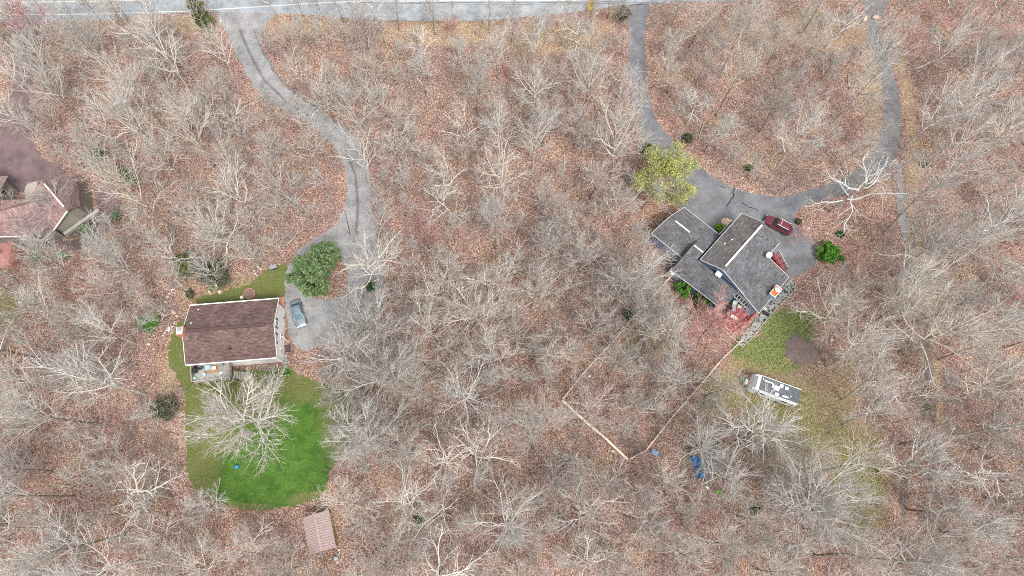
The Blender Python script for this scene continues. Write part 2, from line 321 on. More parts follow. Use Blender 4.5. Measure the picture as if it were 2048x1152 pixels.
# ---------------------------------------------------------------- ground
def axis(lo, hi, st, far):
    a = np.arange(lo, hi + st, st); e = np.array([20, 60, 150, 400, 1000, far])
    return np.concatenate([(lo - e)[::-1], a, hi + e])
def grid_ground():
    xs = axis(-105, 105, .7, 2500.); ys = axis(-25, 112, .7, 2500.)
    X, Y = np.meshgrid(xs, ys); nx, ny = len(xs), len(ys)
    co = np.zeros((nx * ny, 3), np.float32); co[:, 0] = X.ravel(); co[:, 1] = Y.ravel()
    i = np.arange(nx * ny).reshape(ny, nx)
    q = np.stack([i[:-1, :-1], i[:-1, 1:], i[1:, 1:], i[1:, :-1]], -1).reshape(-1, 4)
    me = bpy.data.meshes.new('ground'); me.vertices.add(len(co)); me.vertices.foreach_set('co', co.ravel())
    me.loops.add(q.size); me.loops.foreach_set('vertex_index', q.ravel().astype(np.int32))
    me.polygons.add(len(q)); me.polygons.foreach_set('loop_start', np.arange(0, q.size, 4, dtype=np.int32)); me.update()
    Z = co[:, 1] * ST + CH * CT; pxx = 1024 + F * co[:, 0] / Z; pyy = 576 - F * (co[:, 1] * CT - CH * ST) / Z
    ok = Z > 5
    def ell(L):
        a = np.zeros(len(co))
        for cx, cy, rx, ry, s in L:
            d = np.sqrt(((pxx - cx) / rx) ** 2 + ((pyy - cy) / ry) ** 2)
            a = np.maximum(a, s * np.clip(1.5 - d, 0, 1))
        return np.where(ok, a, 0)
    masks = {
     'tan': [(1802, 120, 13, 42, 1.0), (1812, 190, 13, 42, 1.0), (1822, 260, 13, 42, 1.0), (1828, 330, 13, 42, 1.0), (1832, 400, 13, 42, 1.0), (1838, 470, 13, 42, 1.0), (1848, 540, 13, 42, 1.0), (1858, 610, 13, 42, 1.0), (1866, 680, 13, 42, 1.0), (1872, 750, 13, 42, 1.0), (1878, 820, 13, 42, 1.0), (20, 55, 50, 18, .9), (330, 48, 200, 18, .85), (620, 55, 120, 20, .8), (900, 68, 160, 28, 1.0), (1120, 75, 100, 40, .95), (1040, 85, 60, 40, .8), (1200, 70, 50, 40, .7),
             (1340, 50, 60, 30, .5), (1540, 70, 160, 40, .6), (1690, 65, 70, 40, .85), (1745, 190, 25, 120, .8), (1750, 260, 25, 30, .8), (1850, 60, 60, 40, .5), (1822, 400, 14, 120, .9), (1835, 560, 20, 100, .6), (1850, 700, 28, 70, .6), (1795, 100, 14, 60, .7), (1822, 210, 12, 70, .7), (1832, 330, 14, 70, .8), (1868, 700, 14, 80, .7), (1880, 850, 20, 80, .6), (1950, 700, 60, 120, .35), (1740, 140, 18, 70, .8), (1600, 880, 60, 30, .4), (1700, 560, 50, 60, .45), (560, 1080, 120, 60, .3), (1300, 1000, 200, 80, .3), (1900, 1080, 120, 60, .45), (1900, 500, 120, 120, .38), (1950, 880, 90, 90, .42), (1480, 960, 60, 40, .4), (1000, 700, 80, 60, .25),
             (335, 765, 22, 35, .9), (320, 725, 22, 14, .6), (800, 740, 60, 50, .6), (840, 800, 60, 70, .45), (790, 1010, 50, 90, .6), (740, 890, 40, 30, .6), (1240, 600, 20, 40, .6), (100, 500, 40, 20, .6), (75, 320, 30, 12, .8), (90, 340, 20, 10, .6), (1700, 600, 60, 40, .35), (1360, 960, 60, 30, .35), (1500, 640, 25, 40, .5), (1480, 690, 25, 30, .4), (1900, 950, 50, 60, .4)],
     'moss': [(1610, 860, 150, 150, .72), (1720, 960, 60, 120, 1.1), (1560, 810, 110, 70, .95), (1450, 780, 50, 50, .9), (1640, 870, 90, 50, .9), (1540, 720, 90, 40, .9), (1660, 1010, 50, 50, .8), (15, 620, 30, 45, .95), (60, 585, 40, 20, .5), (1620, 30, 40, 20, .7), (1720, 960, 75, 110, .85), (1650, 880, 80, 50, .7), (1560, 810, 120, 80, .7), (1700, 880, 60, 60, .7), (1720, 1060, 50, 40, .6), (1400, 760, 40, 30, .5), (1500, 860, 60, 40, .45), (1440, 780, 55, 60, .75), (1500, 720, 60, 40, .8), (1680, 740, 50, 40, .6), (1420, 850, 30, 30, .5), (1300, 690, 60, 30, .6), (1640, 640, 30, 30, .6), (1560, 950, 60, 60, .4), (1450, 900, 40, 25, .55),
              (1100, 780, 30, 30, .45), (910, 760, 20, 15, .4), (430, 590, 40, 12, .7), (505, 570, 70, 22, .75), (545, 550, 30, 22, .8), (840, 490, 20, 60, .4), (1050, 600, 40, 40, .35), (1100, 560, 30, 30, .3), (690, 640, 30, 40, .3), (1230, 20, 25, 14, .8), (900, 43, 160, 5, .8), (680, 40, 70, 5, .7), (410, 40, 25, 12, .6), (740, 620, 18, 60, .6), (120, 640, 40, 30, .25), (1610, 1020, 60, 40, .35), (240, 890, 60, 20, .3)],
     'grass': [(1575, 660, 50, 40, 1.0), (1610, 635, 22, 18, .7), (1520, 700, 60, 28, .85), (1560, 735, 60, 20, .5), (430, 597, 50, 8, .8), (1755, 970, 18, 60, .4), (570, 735, 18, 8, .7), (1300, 720, 50, 20, .3)],
     'soil': [(1826, 470, 7, 40, .75), (1836, 540, 7, 40, .75), (1846, 610, 7, 40, .75), (1854, 680, 7, 40, .75), (1860, 750, 7, 40, .75), (1866, 820, 7, 40, .75), (1850, 790, 16, 60, .8), (1808, 990, 10, 70, .8), (1855, 740, 12, 60, .7), (765, 480, 18, 110, .4), (590, 645, 24, 70, .5), (1400, 660, 40, 40, .35), (700, 800, 10, 10, .3), (180, 640, 90, 50, .3), (870, 1090, 60, 12, .4)]}
    for k, L in masks.items():
        at = me.attributes.new(k, 'FLOAT', 'POINT'); at.data.foreach_set('value', ell(L).astype(np.float32))
    me.materials.append(M['ground'])
    o = bpy.data.objects.new('ground', me); COL.objects.link(o); return struct(o)
grid_ground()

rs = random.Random(7)
def smooth_poly(pts, step=.5, rough=.12, closed=True):      # dense, slightly ragged outline
    out = []; n = len(pts)
    for i in range(n):
        p0, p1, p2, p3 = [np.array(pts[(i + k) % n][:2], float) for k in (-1, 0, 1, 2)]
        m = max(1, int(np.linalg.norm(p2 - p1) / step))
        for j in range(m):
            t = j / m
            q = .5 * (2 * p1 + (p2 - p0) * t + (2 * p0 - 5 * p1 + 4 * p2 - p3) * t * t + (3 * p1 - p0 - 3 * p2 + p3) * t ** 3)
            out.append(q + np.array([rs.gauss(0, rough), rs.gauss(0, rough)]))
    return out
POLYS = {}
from mathutils.geometry import tessellate_polygon
from mathutils import Vector
def tess(pts, z):
    bm = bmesh.new(); vs = [bm.verts.new((p[0], p[1], z)) for p in pts]
    for t in tessellate_polygon([[Vector((p[0], p[1], 0)) for p in pts]]):
        try: bm.faces.new([vs[i] for i in t])
        except ValueError: pass
    return bm
def sheet(name, px, z, mat, rough=.12, step=.5, lin=False, reg=True):
    w_ = [G(*p)[:2] for p in px]
    if reg: POLYS[name + str(z)] = w_
    pts = w_ if lin else smooth_poly(w_, step, rough)
    bm = tess(pts, z)
    for f in bm.faces:
        f.normal_update()
        if f.normal.z < 0: f.normal_flip()
    me = bpy.data.meshes.new(name); bm.to_mesh(me); bm.free(); me.materials.append(mat)
    o = bpy.data.objects.new(name, me); COL.objects.link(o); return struct(o)
road_low = [(-260, 50), (0, 45), (100, 45), (200, 42), (260, 34), (350, 27), (430, 25), (540, 26), (620, 30), (700, 36), (800, 41), (900, 42), (1000, 38), (1060, 33), (1120, 28), (1180, 20), (1250, 11), (1300, 7), (1450, 2), (1800, -12), (2400, -36)]
sheet('road', road_low + [(2400, -130), (1400, -110), (600, -105), (-260, -95)], .032, M['road'], .06)
sheet('gravel_driveway', [(440, 22), (458, 75), (478, 120), (500, 160), (530, 195), (575, 225), (620, 250), (662, 287), (686, 330), (694, 380), (684, 425), (660, 458), (618, 482), (590, 510), (572, 545), (571, 600),
    (574, 640), (585, 690), (615, 700), (650, 690), (690, 680), (740, 640), (764, 590), (768, 545), (762, 500), (748, 450), (742, 390), (735, 330), (708, 275), (655, 232), (596, 196), (552, 150), (524, 95), (532, 50), (552, 22)], .018, M['gravel'], .16)
sheet('litter_island', [(640, 520), (662, 500), (678, 508), (692, 535), (694, 570), (680, 592), (655, 600), (630, 598), (618, 575), (622, 545)], .026, M['ground'], .2, reg=False)
sheet('asphalt_driveway', [(1254, 8), (1257, 60), (1256, 130), (1261, 200), (1280, 262), (1300, 300), (1335, 345), (1355, 400), (1368, 430), (1400, 470), (1440, 480), (1500, 460), (1530, 470), (1545, 520), (1562, 545), (1582, 556),
    (1610, 545), (1629, 528), (1633, 505), (1625, 482), (1600, 462), (1588, 444), (1592, 425), (1612, 410), (1650, 398), (1680, 390), (1640, 375), (1600, 386), (1565, 394), (1520, 390), (1478, 380), (1440, 362), (1400, 335), (1350, 287), (1312, 238), (1297, 190), (1292, 130), (1290, 60), (1297, 6)], .018, M['asphalt'], .05)
sheet('loop_driveway', [(1650, 398), (1700, 384), (1765, 350), (1793, 305), (1802, 255), (1800, 200), (1785, 140), (1768, 90), (1760, 45), (1775, -6), (1735, -6), (1732, 45), (1742, 95), (1758, 150), (1768, 205), (1764, 255), (1745, 300), (1705, 345), (1655, 370), (1625, 380)], .014, M['asphalt_old'], .16)
sheet('side_track', [(1792, 330), (1802, 325), (1807, 380), (1810, 430), (1818, 478), (1808, 480), (1798, 440), (1797, 380)], .010, M['gravel'], .18)
sheet('purple_driveway', [(22, 47), (80, 47), (76, 100), (70, 130), (64, 170), (58, 220), (62, 270), (80, 308), (118, 336), (128, 350), (70, 372), (30, 385), (-60, 380), (-90, 260), (0, 225), (24, 180), (26, 120)], .014, M['purple'], .15)
sheet('purple_side_path', [(190, 385), (225, 370), (240, 400), (232, 430), (205, 470), (160, 500), (120, 500), (112, 478), (150, 478), (195, 425)], .012, M['purple'], .2)
sheet('brick_walkway', [(51, 372), (74, 364), (68, 385), (60, 400), (52, 407)], .030, M['paver'], .02)
# lawn with an attribute that fades it to olive at its rim
def lawn(name, px, z, extra):
    w_ = [G(*p)[:2] for p in px]; POLYS[name] = w_
    out_ = smooth_poly(w_, .4, .17)
    bm = tess(out_, z)
    for _ in range(3): bmesh.ops.subdivide_edges(bm, edges=[e for e in bm.edges if e.calc_length() > 1.2], cuts=1)
    bmesh.ops.triangulate(bm, faces=bm.faces)
    for f in bm.faces:
        f.normal_update()
        if f.normal.z < 0: f.normal_flip()
    me = bpy.data.meshes.new(name); bm.to_mesh(me); bm.free(); me.materials.append(M['lawn'])
    co = np.zeros(len(me.vertices) * 3, np.float32); me.vertices.foreach_get('co', co); co = co.reshape(-1, 3)
    at = me.attributes.new('edge', 'FLOAT', 'POINT')
    val = []
    for c in co:
        x, y = PX(c); d = 0
        for cx, cy, rx, ry in extra: d = max(d, min(1, max(0, 1.6 - math.hypot((x - cx) / rx, (y - cy) / ry))))
        val.append(d)
    at.data.foreach_set('value', val)
    o = bpy.data.objects.new(name, me); COL.objects.link(o); return struct(o)
lawn('lawn', [(376, 745), (372, 800), (370, 850), (373, 900), (378, 955), (402, 988), (445, 1010), (512, 1021), (570, 1013), (618, 1004), (648, 988), (662, 945), (698, 880), (702, 830), (690, 785), (640, 765), (590, 745), (540, 738), (470, 740)], .020,
     [(392, 890, 48, 130), (700, 840, 55, 100), (450, 790, 120, 60), (640, 770, 90, 35), (420, 850, 50, 60), (640, 1000, 60, 16), (480, 1015, 60, 10)])
lawn('side_lawn', [(366, 640), (345, 665), (336, 700), (342, 735), (360, 765), (370, 800), (374, 850), (392, 850), (400, 770), (400, 700)], .016, [(350, 720, 200, 200)])
lawn('front_lawn', [(392, 606), (415, 592), (460, 580), (500, 566), (520, 548), (560, 530), (574, 528), (572, 603), (480, 612)], .012, [(480, 580, 300, 100)])

def strip(name, px, wd, z, mat, cat=None):       # painted line / crack along a pixel path
    p = [G(*q)[:2] for q in px]; vs = []; n = len(p)
    for i in range(n):
        d = p[min(i + 1, n - 1)] - p[max(i - 1, 0)]; d /= np.linalg.norm(d); a = np.array([-d[1], d[0]])
        k = wd[i] if hasattr(wd, '__len__') else wd
        vs += [(*(p[i] - a * k / 2), z), (*(p[i] + a * k / 2), z)]
    b = MB(); b.add(vs, [(2 * i, 2 * i + 2, 2 * i + 3, 2 * i + 1) for i in range(n - 1)])
    return b.build(name, mat)
struct(strip('road_edge_line', [(-200, 31), (0, 30), (200, 28), (370, 22.5), (500, 15), (640, 6), (720, 2.6), (900, 2), (1100, 1.5), (1300, -2), (1700, -16)], .22, .038, M['line']))
struct(strip('road_centre_line', [(-200, 6), (0, 5), (110, 4), (230, 2), (330, -1), (500, -8), (800, -20), (1300, -26)], .18, .038, M['lineyel']))
struct(strip('road_dark_line', [(720, 3.5), (800, 4.5), (900, 5.5), (1050, 6), (1150, 5), (1260, 2)], .08, .037, M['tar']))  # thin dark line drawn along the road beside the edge line
struct(strip('driveway_seam', [(1255, 13), (1275, 9), (1298, 8)], .12, .040, M['tar']))
def crack(px, wd=.16):
    p = []
    for i in range(len(px) - 1):
        for t in (0, .33, .66):
            p.append((px[i][0] * (1 - t) + px[i + 1][0] * t + rs.uniform(-1, 1), px[i][1] * (1 - t) + px[i + 1][1] * t + rs.uniform(-1, 1)))
    p.append(px[-1]); return struct(strip('tar_crack', p, [wd * rs.uniform(.6, 1.3) for _ in p], .026, M['tar']))
crack([(1470, 374), (1466, 385), (1468, 392), (1460, 402), (1452, 414)], .22); crack([(1482, 406), (1495, 413), (1506, 417), (1517, 422)], .14)
crack([(1376, 338), (1383, 337), (1388, 334)], .2); crack([(655, 350), (690, 420), (700, 470)][1:], .12)
crack([(1440, 372), (1452, 376)], .12); crack([(660, 300), (672, 318)], .15)
# wheel ruts worn dark into the gravel
for pts in ([(480, 60), (500, 110), (530, 160), (575, 205), (625, 238)], [(508, 60), (528, 108), (556, 152), (598, 192), (650, 226)], [(690, 300), (712, 350), (716, 410), (712, 470)]):
    struct(strip('wheel_rut', [(a + rs.uniform(-1.5, 1.5), b) for a, b in pts], [.5 * rs.uniform(.5, 1.4) for _ in pts], .024, M['asphalt']))

# ---------------------------------------------------------------- buildings
def planez(pts):
    A = np.array([[p[0], p[1], 1] for p in pts]); s = np.linalg.lstsq(A, np.array([p[2] for p in pts]), rcond=None)[0]
    return lambda x, y: s[0] * x + s[1] * y + s[2]
def slab(mb, pts, th=.16, eave=0):         # sloping roof panel; uv runs along its first edge
    pts = [np.array(p, float) for p in pts]
    u = pts[(eave + 1) % len(pts)] - pts[eave]; u /= np.linalg.norm(u)
    nn = np.cross(pts[1] - pts[0], pts[2] - pts[0]); nn /= np.linalg.norm(nn)
    if nn[2] < 0: nn = -nn
    v = np.cross(nn, u); n = len(pts)
    uvs = [(float((p - pts[0]) @ u), float((p - pts[0]) @ v)) for p in pts]
    vs = list(pts) + [p - np.array([0, 0, th]) for p in pts]
    mb.add(vs, [tuple(range(n)), tuple(range(n, 2 * n))[::-1]] + [(i, n + i, n + (i + 1) % n, (i + 1) % n) for i in range(n)], 0, uvs + uvs)
def inset(poly, d):                        # per-edge inward offsets
    n = len(poly); P2 = [np.array(p[:2], float) for p in poly]
    ar = sum(P2[i][0] * P2[(i + 1) % n][1] - P2[(i + 1) % n][0] * P2[i][1] for i in range(n))
    sg = 1 if ar > 0 else -1; L = []
    for i in range(n):
        e = P2[(i + 1) % n] - P2[i]; e /= np.linalg.norm(e); nr = np.array([-e[1], e[0]]) * sg
        L.append((P2[i] + nr * d[i], e))
    out_ = []
    for i in range(n):
        (p, e), (q, g) = L[i - 1], L[i]
        A = np.array([[e[0], -g[0]], [e[1], -g[1]]])
        if abs(np.linalg.det(A)) < 1e-6: out_.append(q); continue
        t = np.linalg.solve(A, q - p); out_.append(p + e * t[0])
    return out_
def walls(mb, pts, ins, z0=0, drop=.2):
    pz = planez(pts); q = inset(pts, ins)
    mb.prism(q, z0, [pz(a[0], a[1]) - drop for a in q]); return q
def fascia(pairs, parent, mat, w=.12, h=.22, name='fascia'):
    for p, q in pairs:
        b = MB(); b.bar(np.array(p) - [0, 0, .07], np.array(q) - [0, 0, .07], w, h); b.build(name, mat, parent)
def window(parent, p0, p1, t, z, w=1., h=1.2, fr=None, glassm=None, shutters=None, grid=False):
    p0 = np.array(p0[:2], float); p1 = np.array(p1[:2], float); e = p1 - p0; L = np.linalg.norm(e); e /= L
    nr = np.array([e[1], -e[0]]); c = p0 + e * L * t; rz = math.atan2(e[1], e[0])
    b = MB(); f = .09
    c2 = c + nr * .03
    for s in (-1, 1):
        b.box((*(c2 + e * s * (w / 2 - f / 2)), z), (f, .08, h), rz); b.box((*c2, z + s * (h / 2 - f / 2)), (w - 2 * f, .08, f), rz)
    if grid: b.box((*c2, z), (w - 2 * f, .07, .05), rz)
    fo = b.build('window', fr or M['white'], parent)
    b = MB(); b.box((*(c + nr * .012), z), (w - 2 * f + .004, .04, h - 2 * f + .004), rz); b.build('pane', glassm or M['glass'], fo)
    if shutters:
        for s in (-1, 1):
            b = MB(); b.box((*(c + nr * .02 + e * s * (w / 2 + .22)), z), (.34, .05, h), rz); b.build('shutter', shutters, parent)
M['trimgrey'] = plain('weathered_white_trim', (.55, .55, .54), .6, .15)
M['ventstrip'] = plain('pale_vent_strip', (.62, .57, .51), .7, .1)
M['shutter'] = plain('teal_shutter', (.06, .16, .20), .6, .15)

# house 1: brown gable roof, white siding
def rect_house(px, ze):
    p = [G(*q, ze) for q in px]; c = sum(p) / 4
    u = p[1] - p[0] + p[2] - p[3]; L = np.linalg.norm(u) / 2; u /= np.linalg.norm(u)
    v = np.array([-u[1], u[0], 0.]); W = np.linalg.norm(p[0] - p[3] + p[1] - p[2]) / 2
    return c, u, v, L / 1., W / 1.
c, u, v, L, W = rect_house([(380, 611), (557, 598), (553, 714), (372, 730)], 4.2); c[2] = 0
h1 = thing('house', 'white sided house with brown shingled gable roof and a rear deck beside the green lawn', 'house', (c[0], c[1], 0))
Z = lambda p, z: np.array([p[0], p[1], z])
TL, TR, BR, BL = c - u * L / 2 + v * W / 2, c + u * L / 2 + v * W / 2, c + u * L / 2 - v * W / 2, c - u * L / 2 - v * W / 2
RL, RR = c - u * L / 2, c + u * L / 2
ze, zr = 4.2, 6.05
b = MB(); slab(b, [Z(TL, ze), Z(TR, ze), Z(RR, zr), Z(RL, zr)]); s1 = b
b2 = MB(); slab(b2, [Z(BL, ze), Z(BR, ze), Z(RR, zr), Z(RL, zr)])
rf = s1.build('roof', M['roof_brown'], h1); rf2 = b2.build('roof', M['roof_brown'], h1)
b = MB()
q1 = walls(b, [Z(TL, ze), Z(TR, ze), Z(RR, zr), Z(RL, zr)], [.35, .3, 0, .3])
q2 = walls(b, [Z(BL, ze), Z(BR, ze), Z(RR, zr), Z(RL, zr)], [.35, .3, -.01, .3])
b.build('wall', M['siding'], h1)
fascia([(Z(TL, ze) - u * .05 + v * .08, Z(TR, ze) + u * .05 + v * .08), (Z(BL, ze) - v * .08, Z(BR, ze) - v * .08)], rf, M['white'], .16, .2, 'gutter')
fascia([(Z(TR, ze) + u * .06, Z(RR, zr) + u * .06), (Z(BR, ze) + u * .06, Z(RR, zr) + u * .06), (Z(TL, ze) - u * .06, Z(RL, zr) - u * .06), (Z(BL, ze) - u * .06, Z(RL, zr) - u * .06)], rf2, M['white'], .06, .2)
b = MB(); b.bar(Z(RL + u * .6, zr + .05), Z(RR - u * 1.2, zr + .05), .42, .16); b.build('ridge_vent', M['roof_brown'], rf)
b = MB(); b.bar(Z(RL + u * .6, zr + .14), Z(RR - u * 1.2, zr + .14), .06, .03); b.build('ridge_cap', M['roof_pink_dark'], rf2)
E0, E1 = q2[1], q1[1]                      # east wall from south to north corner
for t in (.33, .60):
    window(h1, E0, E1, t, 3.7, .85, 1.15, shutters=M['shutter'], grid=True)
window(h1, E0, E1, .16, 1.4, .9, .8); window(h1, E0, E1, .42, 1.4, .9, .8)
S0, S1 = q2[0], q2[1]
for t in (.62, .86): window(h1, S0, S1, t, 3.1, .9, 1.2, shutters=M['shutter'])
window(h1, S0, S1, .75, 1.2, .9, .6)
b = MB(); b.box((*(q2[1] + np.array([.06, -.05])), 2), (.1, .1, 3.9)); b.build('downspout', M['white'], h1)
b = MB(); cp = RL - u * .05; b.box((cp[0], cp[1] - .1, 3.4), (1.0, 1.3, 6.9), math.atan2(u[1], u[0])); ch = b.build('chimney', M['brick'], h1)
b = MB(); b.box((cp[0], cp[1] - .1, 6.92), (.9, 1.1, .12), math.atan2(u[1], u[0])); b.build('chimney_cap', M['stone_pale'], ch)
b = MB(); b.box((cp[0], cp[1] + .1, 7.1), (.5, .5, .25)); b.build('flue', M['grey'], ch)
p = G(460, 697, 5.2); b = MB(); b.tube([Z(p, 4.7), Z(p, 5.4)], .09); b.build('vent_pipe', M['black'], rf2)
for q in ((395, 618), (386, 649)):
    p = G(*q, 4.9); b = MB(); b.box((p[0], p[1], planez([Z(TL, ze), Z(TR, ze), Z(RR, zr)])(p[0], p[1]) + .06), (.18, .18, .12)); b.build('roof_vent', M['white'], rf)
# rear deck of house 1
d = [G(*q, 2.3) for q in ((386, 728), (462, 722), (463, 757), (388, 766))]
dk = thing('deck', 'weathered grey raised deck with railings behind the brown roofed house', 'deck', (d[0][0], d[0][1], 0))
b = MB(); b.prism([p[:2] for p in d], 2.1, 2.25); b.build('platform', M['wood_grey'], dk)
def rail(parent, pts, z, mat, top=.95, name='railing', ht=.09, step=.9):
    b = MB()
    for p, q in zip(pts[:-1], pts[1:]):
        p = np.array(p[:2]); q = np.array(q[:2]); n = max(1, int(np.linalg.norm(q - p) / step))
        b.bar(Z(p, z + top), Z(q, z + top), .12, .06); b.bar(Z(p, z + .15), Z(q, z + .15), .06, .06)
        for i in range(n + 1): r = p + (q - p) * i / n; b.box((*r, z + top / 2), (ht, ht, top))
        for i in range(n * 6): r = p + (q - p) * (i + .5) / (n * 6); b.box((*r, z + top / 2), (.03, .03, top - .1))
    return b.build(name, mat, parent)
rail(dk, [d[0] - u * .0, d[3], d[2], d[1]], 2.25, M['wood_grey'])
for p in (d[2], d[3], (d[2] + d[3]) / 2): b = MB(); b.box((p[0], p[1], 1.05), (.14, .14, 2.1)); b.build('post', M['wood_grey'], dk)
b = MB()
for i in range(8): pp = d[2] + u * (.3 + .28 * i); b.box((pp[0], pp[1] + .6, 2.1 - .26 * i), (.28, 1.1, .05), math.atan2(u[1], u[0]))
b.build('stairs', M['wood_grey'], dk)
def at(px, py, z): return G(px, py, z)
p = at(425, 738, 2.3); b = MB(); b.prism([G(*q, 2.27)[:2] for q in ((411, 731), (438, 730), (437, 745), (410, 748))], 2.27, 2.285); tag(b.build('outdoor_rug', M['wood_brown']), 'tan brown rug lying on the grey deck', 'rug')
def grill(label, loc, rz, s=1.):
    t = thing('barbecue_grill', label, 'grill', loc, rz); b = MB()
    b.box((0, 0, .45), (.6 * s, .5 * s, .7)); b.build('cabinet', M['dark'], t, True)
    b = MB(); b.tube([(-.4 * s, 0, .95), (.4 * s, 0, .95)], .27 * s, 12); b.build('lid', M['black'], t, True, True)
    for x in (-.62, .62): b = MB(); b.box((x * s, 0, .85), (.36 * s, .45 * s, .04)); b.build('side_shelf', M['dark'], t, True)
    return t
grill('black barbecue grill at the left end of the grey deck', at(394, 742, 2.25), R(80), 1.1)
t = thing('patio_table', 'square pale table standing on the tan deck rug', 'table', at(419, 737, 2.29), R(15))
b = MB(); b.box((0, 0, .7), (.75, .75, .04)); b.build('table_top', M['cyan'], t, True)
for x in (-1, 1):
    for y in (-1, 1): b = MB(); b.box((x * .3, y * .3, .34), (.05, .05, .68)); b.build('leg', M['white'], t, True)
def chair(label, loc, rz, m, group=None):
    t = thing('patio_chair', label, 'chair', loc, rz, group)
    b = MB(); b.box((0, 0, .43), (.5, .5, .05)); b.build('seat', m, t, True)
    b = MB(); b.bar((-.24, 0, .46), (-.33, 0, .95), .5, .04); b.build('backrest', m, t, True)
    for x in (-.2, .2):
        for y in (-.2, .2): b = MB(); b.box((x, y, .2), (.04, .04, .4)); b.build('leg', M['grey'], t, True)
    return t
chair('white patio chair right of the square pale deck table', at(431, 737, 2.29), R(10), M['white'])
chair('grey patio chair at the right end of the grey deck nearest the house', at(446, 730, 2.25), R(190), M['grey'])
chair('light grey patio chair by the outer railing at the right of the grey deck', at(444, 748, 2.25), R(120), M['rvwhite'])
chair('dark patio chair between the grill and the square pale deck table', at(405, 737, 2.25), R(40), M['dark'])
b = MB(); b.tube([at(411, 750, 2.25), at(411, 750, 2.25) + [0, 0, .5]], [.24, .27], 12); tag(b.build('plant_pot', M['cyan']), 'round pale blue pot standing at the corner of the deck rug', 'pot')
b = MB(); b.tube([at(391, 757, 2.25), at(391, 757, 2.25) + [0, 0, .4]], [.2, .22], 10); tag(b.build('plant_pot', M['cyan']), 'small pale blue pot in the outer left corner of the deck', 'pot')
# items round house 1
p = G(500, 588); b = MB()
for i in range(26):
    a = i * 2 * math.pi / 26; b.box((p[0] + .86 * math.cos(a), p[1] + .86 * math.sin(a), .16), (.16, .19, .3), a)
t = thing('brick_planter', 'round ring of red bricks filled with dark soil on the front grass', 'planter', (p[0], p[1], 0)); b.build('ring', M['brick'], t)
b = MB(); b.tube([(p[0], p[1], 0), (p[0], p[1], .2)], .78, 20); b.build('soil', M['mulch'], t)
p = G(548, 536); t = thing('storage_chest', 'black storage chest on the grass left of the round pine', 'chest', (p[0], p[1], 0), R(20))
b = MB(); b.box((0, 0, .26), (1.1, .6, .5)); b.build('chest_body', M['dark'], t, True); b = MB(); b.box((0, 0, .54), (1.16, .66, .06)); b.build('lid', M['grey'], t, True)
p = G(486, 597); b = MB(); b.box((p[0], p[1], .3), (.42, .34, .6), R(30)); b.box((p[0], p[1], .63), (.5, .42, .06), R(30)); tag(b.build('utility_box', M['white']), 'small white box beside the brick ring planter', 'box')
for i, (x, y) in enumerate(((512, 545), (520, 538), (514, 551))):
    p = G(x, y); b = MB(); b.tube([Z(p, 0), Z(p, .5), Z(p, .75)], [.16, .1, .14], 10); b.blob((p[0], p[1], .88), (.16, .16, .16), i, .08)
    tag(b.build('garden_statue', M['stone_pale']), ['pale garden statue left of the black chest, the lowest of three', 'pale garden statue nearest the black chest', 'pale garden statue in the trees, lowest beside the garden bed'][i] if i else 'pale garden statue left of the black chest, middle of three', 'statue')
p = G(576, 697); b = MB(); b.box((p[0], p[1], .06), (.75, 1.15, .1), R(5)); b.box((p[0], p[1], .125), (.6, 1.0, .03), R(5)); tag(b.build('hatch_cover', M['dark']), 'dark rectangular cover on the ground at the house corner below the parked car', 'cover')
b = MB(); b.tube([G(577, 684), G(577, 684) + [0, 0, 2.9]], [.09, .06], 8); b.box((*(G(577, 684) + [0, 0, 2.95])[:2], 2.95), (.3, .2, .12)); tag(b.build('white_post', M['white']), 'slim white post standing beside the east wall of the brown roofed house', 'post')
b = MB(); b.tube([G(569, 637), G(569, 637) + [0, 0, .5]], [.13, .15], 10); b.box((*G(569, 637)[:2], .55), (.2, .2, .1)); tag(b.build('fuel_can', M['red']), 'small red can against the white wall beside the silver car', 'can')
b = MB(); b.prism([G(*q)[:2] for q in ((556, 595), (568, 594), (568, 625), (562, 615))], .02, .08); struct(b.build('brick_step', M['brick']))
for i in range(5):
    p = G(571 + rs.uniform(-1, 1), 712 + i * 7); b = MB(); b.box((p[0], p[1], .05), (.6, .42, .08), rs.uniform(-.2, .2)); tag(b.build('stepping_stone', M['stone']), 'grey stepping stone in the short row at the lower right house corner', 'stepping stone', 'stepping stones at the house corner')
# garden bed border stones, left of the house
k = 0
for pi_, path in enumerate([[(347, 578), (338, 588), (332, 605), (345, 622), (356, 634)], [(352, 562), (362, 570), (372, 580), (383, 586)], [(330, 630), (340, 655), (332, 662), (322, 678)], [(352, 642), (345, 655), (335, 665)], [(420, 588), (418, 578), (425, 570), (435, 572)], [(438, 590), (441, 582), (437, 575)]]):
    for i in range(len(path) - 1):
        for t_ in (0, .25, .5, .75):
            x = path[i][0] + (path[i + 1][0] - path[i][0]) * t_ + rs.uniform(-1.5, 1.5); y = path[i][1] + (path[i + 1][1] - path[i][1]) * t_ + rs.uniform(-1.5, 1.5)
            if rs.random() < .15: continue
            p = G(x, y); s = rs.uniform(.13, .26); b = MB(); b.blob((p[0], p[1], s * .4), (s, s * .85, s * .7), k, .18, 1); k += 1
            w_ = ['outer left arc of the garden bed beside the brown roof', 'upper row of the garden bed nearest the brown roof corner', 'short left spur of the garden bed above the bright shrub', 'lower row of the garden bed nearest the side lawn', 'left arc of the small bed above the brown roof', 'right end of the small bed above the brown roof'][pi_]
            tag(b.build('border_stone', M['stone_pale']), 'pale stone in the ' + w_, 'stone', 'stones in the ' + w_)
